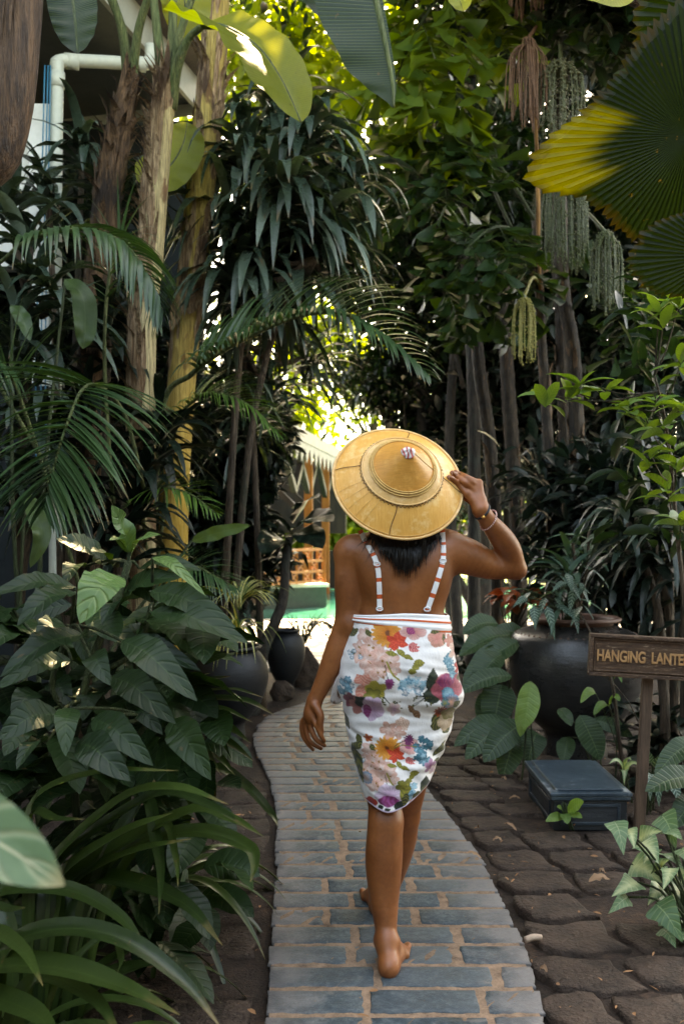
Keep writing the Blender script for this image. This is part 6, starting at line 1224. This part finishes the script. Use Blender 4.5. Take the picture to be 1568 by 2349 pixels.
o0=P(1352,1452,SD); rt=R(2.7); ex=np.array([math.cos(rt),-.10,-math.sin(rt)]); ex/=np.linalg.norm(ex); ez=np.array([math.sin(rt),0,math.cos(rt)]); ez-=ex*(ez@ex); ez/=np.linalg.norm(ez); ey=np.cross(ez,ex); MS=np.stack([ex,ey,ez],1)
sw,sh2=.80,.183
def sb_(x,z,y,hx_2,hz_2,hy_2): return (o0+ex*x-ez*z+ey*y,(hx_2,hy_2,hz_2))
b=MB(); c,h=sb_(sw/2,sh2/2,.012,sw/2-.01,sh2/2-.01,.010); b.box(c,h,MS); b.build('board',M['signw'],sgn,smooth=False)
b=MB()
for (x,z,hx_2,hz_2) in ((sw/2,.008,sw/2,.008),(sw/2,sh2-.008,sw/2,.008)): c,h=sb_(x,z,.008,hx_2,hz_2,.022); b.box(c,h,MS)
for x in (.008,sw-.008): c,h=sb_(x,sh2/2,.0085,.008,sh2/2-.0165,.0215); b.box(c,h,MS)
b.build('frame',M['signw'],sgn,smooth=False,bevel=.003)
b=MB()
for (x,z,hx_2,hz_2) in ((sw/2,.024,sw/2-.02,.003),(sw/2,sh2-.024,sw/2-.02,.003)): c,h=sb_(x,z,.0,hx_2,hz_2,.006); b.box(c,h,MS)
for x in (.024,sw-.024): c,h=sb_(x,sh2/2,.0005,.003,sh2/2-.0275,.006); b.box(c,h,MS)
b.build('inner_moulding',M['signw'],sgn,smooth=False,bevel=.002)
fc=bpy.data.curves.new('lettering','FONT'); fc.body='HANGING  LANTERN'; fc.size=.068; fc.extrude=.004; fc.bevel_depth=.0011; fc.space_character=.95; fc.offset=.0004
fo=bpy.data.objects.new('lettering_source',fc); COL.objects.link(fo); dg=bpy.context.evaluated_depsgraph_get(); me=bpy.data.meshes.new_from_object(fo.evaluated_get(dg)); bpy.data.objects.remove(fo)
lo=bpy.data.objects.new('lettering',me); COL.objects.link(lo); M['letter']=plain('ochre_paint',(.36,.17,.065),(.56,.30,.13),40,rough=.6,bump=.3); me.materials.clear(); me.materials.append(M['letter'])
ml=Matrix(((ex[0],ez[0],-ey[0],0),(ex[1],ez[1],-ey[1],0),(ex[2],ez[2],-ey[2],0),(0,0,0,1))); pos=o0+ex*.032-ez*.116-ey*.0005
ml=Matrix.Translation(Vector(pos))@ml@Matrix.Scale(.68,4,(1,0,0)); me.transform(ml); put(lo,sgn)
b=MB(); pa_=P(1484,1550,SD+.04); pb_=ground(P(1461,1905,SD+.02)); prism(b,pb_-[0,0,.1],pa_,.046,.03,up=(0,1,0)); b.build('post',M['postw'],sgn,smooth=False,bevel=.004)
# ------------------------------------------------------------------ fallen leaves and twigs
for i,(x0_,y0_,x1_,y1_,wd,lb) in enumerate(((1130,560,1232,550,34,'curled tan leaf on the dark pavers, left of the arrowhead plant'),(765,170,820,172,10,'short pale leaf scrap on the pavers near the plinth'),(690,366,735,368,10,'thin pale leaf on a paver below the seedling'),(730,75,752,82,10,'small orange leaf near the plinth corner'),(740,285,800,320,12,'orange brown leaf lying in the joint of the pavers'),(560,425,640,450,14,'olive leaf at the brick path edge'),(905,975,940,985,10,'small brown leaf scrap at the lower path edge'),(1175,515,1205,518,14,'small tan leaf beyond the curled tan leaf'))):
    (ua,va),(ub,vb)=Z8(x0_,y0_),Z8(x1_,y1_); da,db_=2686/(va-CV),2686/(vb-CV); a=P(ua,va,da); e=P(ub,vb,db_); a[2]=e[2]=.03; m=(a+e)/2+[0,0,.012]
    b=MB(); ribbon(b,[a,m,e],max(wd*.5*da/F*1.5,.02),'lance',(0,-.2,1),.35,8,4,wave=.4); tag(b.build('fallen_leaf',L['dry']),lb,'fallen leaf','fallen leaves on the ground')
b=MB(); (ua,va),(ub,vb)=Z8(840,832),Z8(912,820); a=P(ua,va,2686/(va-CV)); e=P(ub,vb,2686/(vb-CV)); a[2]=e[2]=.03; b.tube([a,(a+e)/2+[0,0,.004],e],[.010,.011,.009],8,8); tag(b.build('twig',plain('pale_stick',(.30,.2,.14),(.45,.33,.25),30,rough=.8)),'short pale stick lying at the right edge of the brick path','twig')
for (pts,lb) in ((((590,975),(680,970),(745,962)),'long dry leaf under the arching lilies, lower left'),(((815,925),(860,905),(890,890)),'curled orange leaf on the soil, lower left'),(((365,1120),(410,1135),(455,1150)),'pale dry leaf at the bottom edge under the lilies'),(((870,640),(920,650),(965,655)),'reddish leaf tip beside the arching lily leaf')):
    q=[]
    for x,y in pts: u,v=x*.5,1761+y*.5; p=P(u,v,2686/(v-CV)); p[2]=.03; q.append(p)
    q[1][2]+=.012; b=MB(); ribbon(b,q,.035,'lance',(0,-.3,1),.45,10,4,wave=.3); tag(b.build('fallen_leaf',L['dry']),lb,'fallen leaf','fallen leaves on the ground')
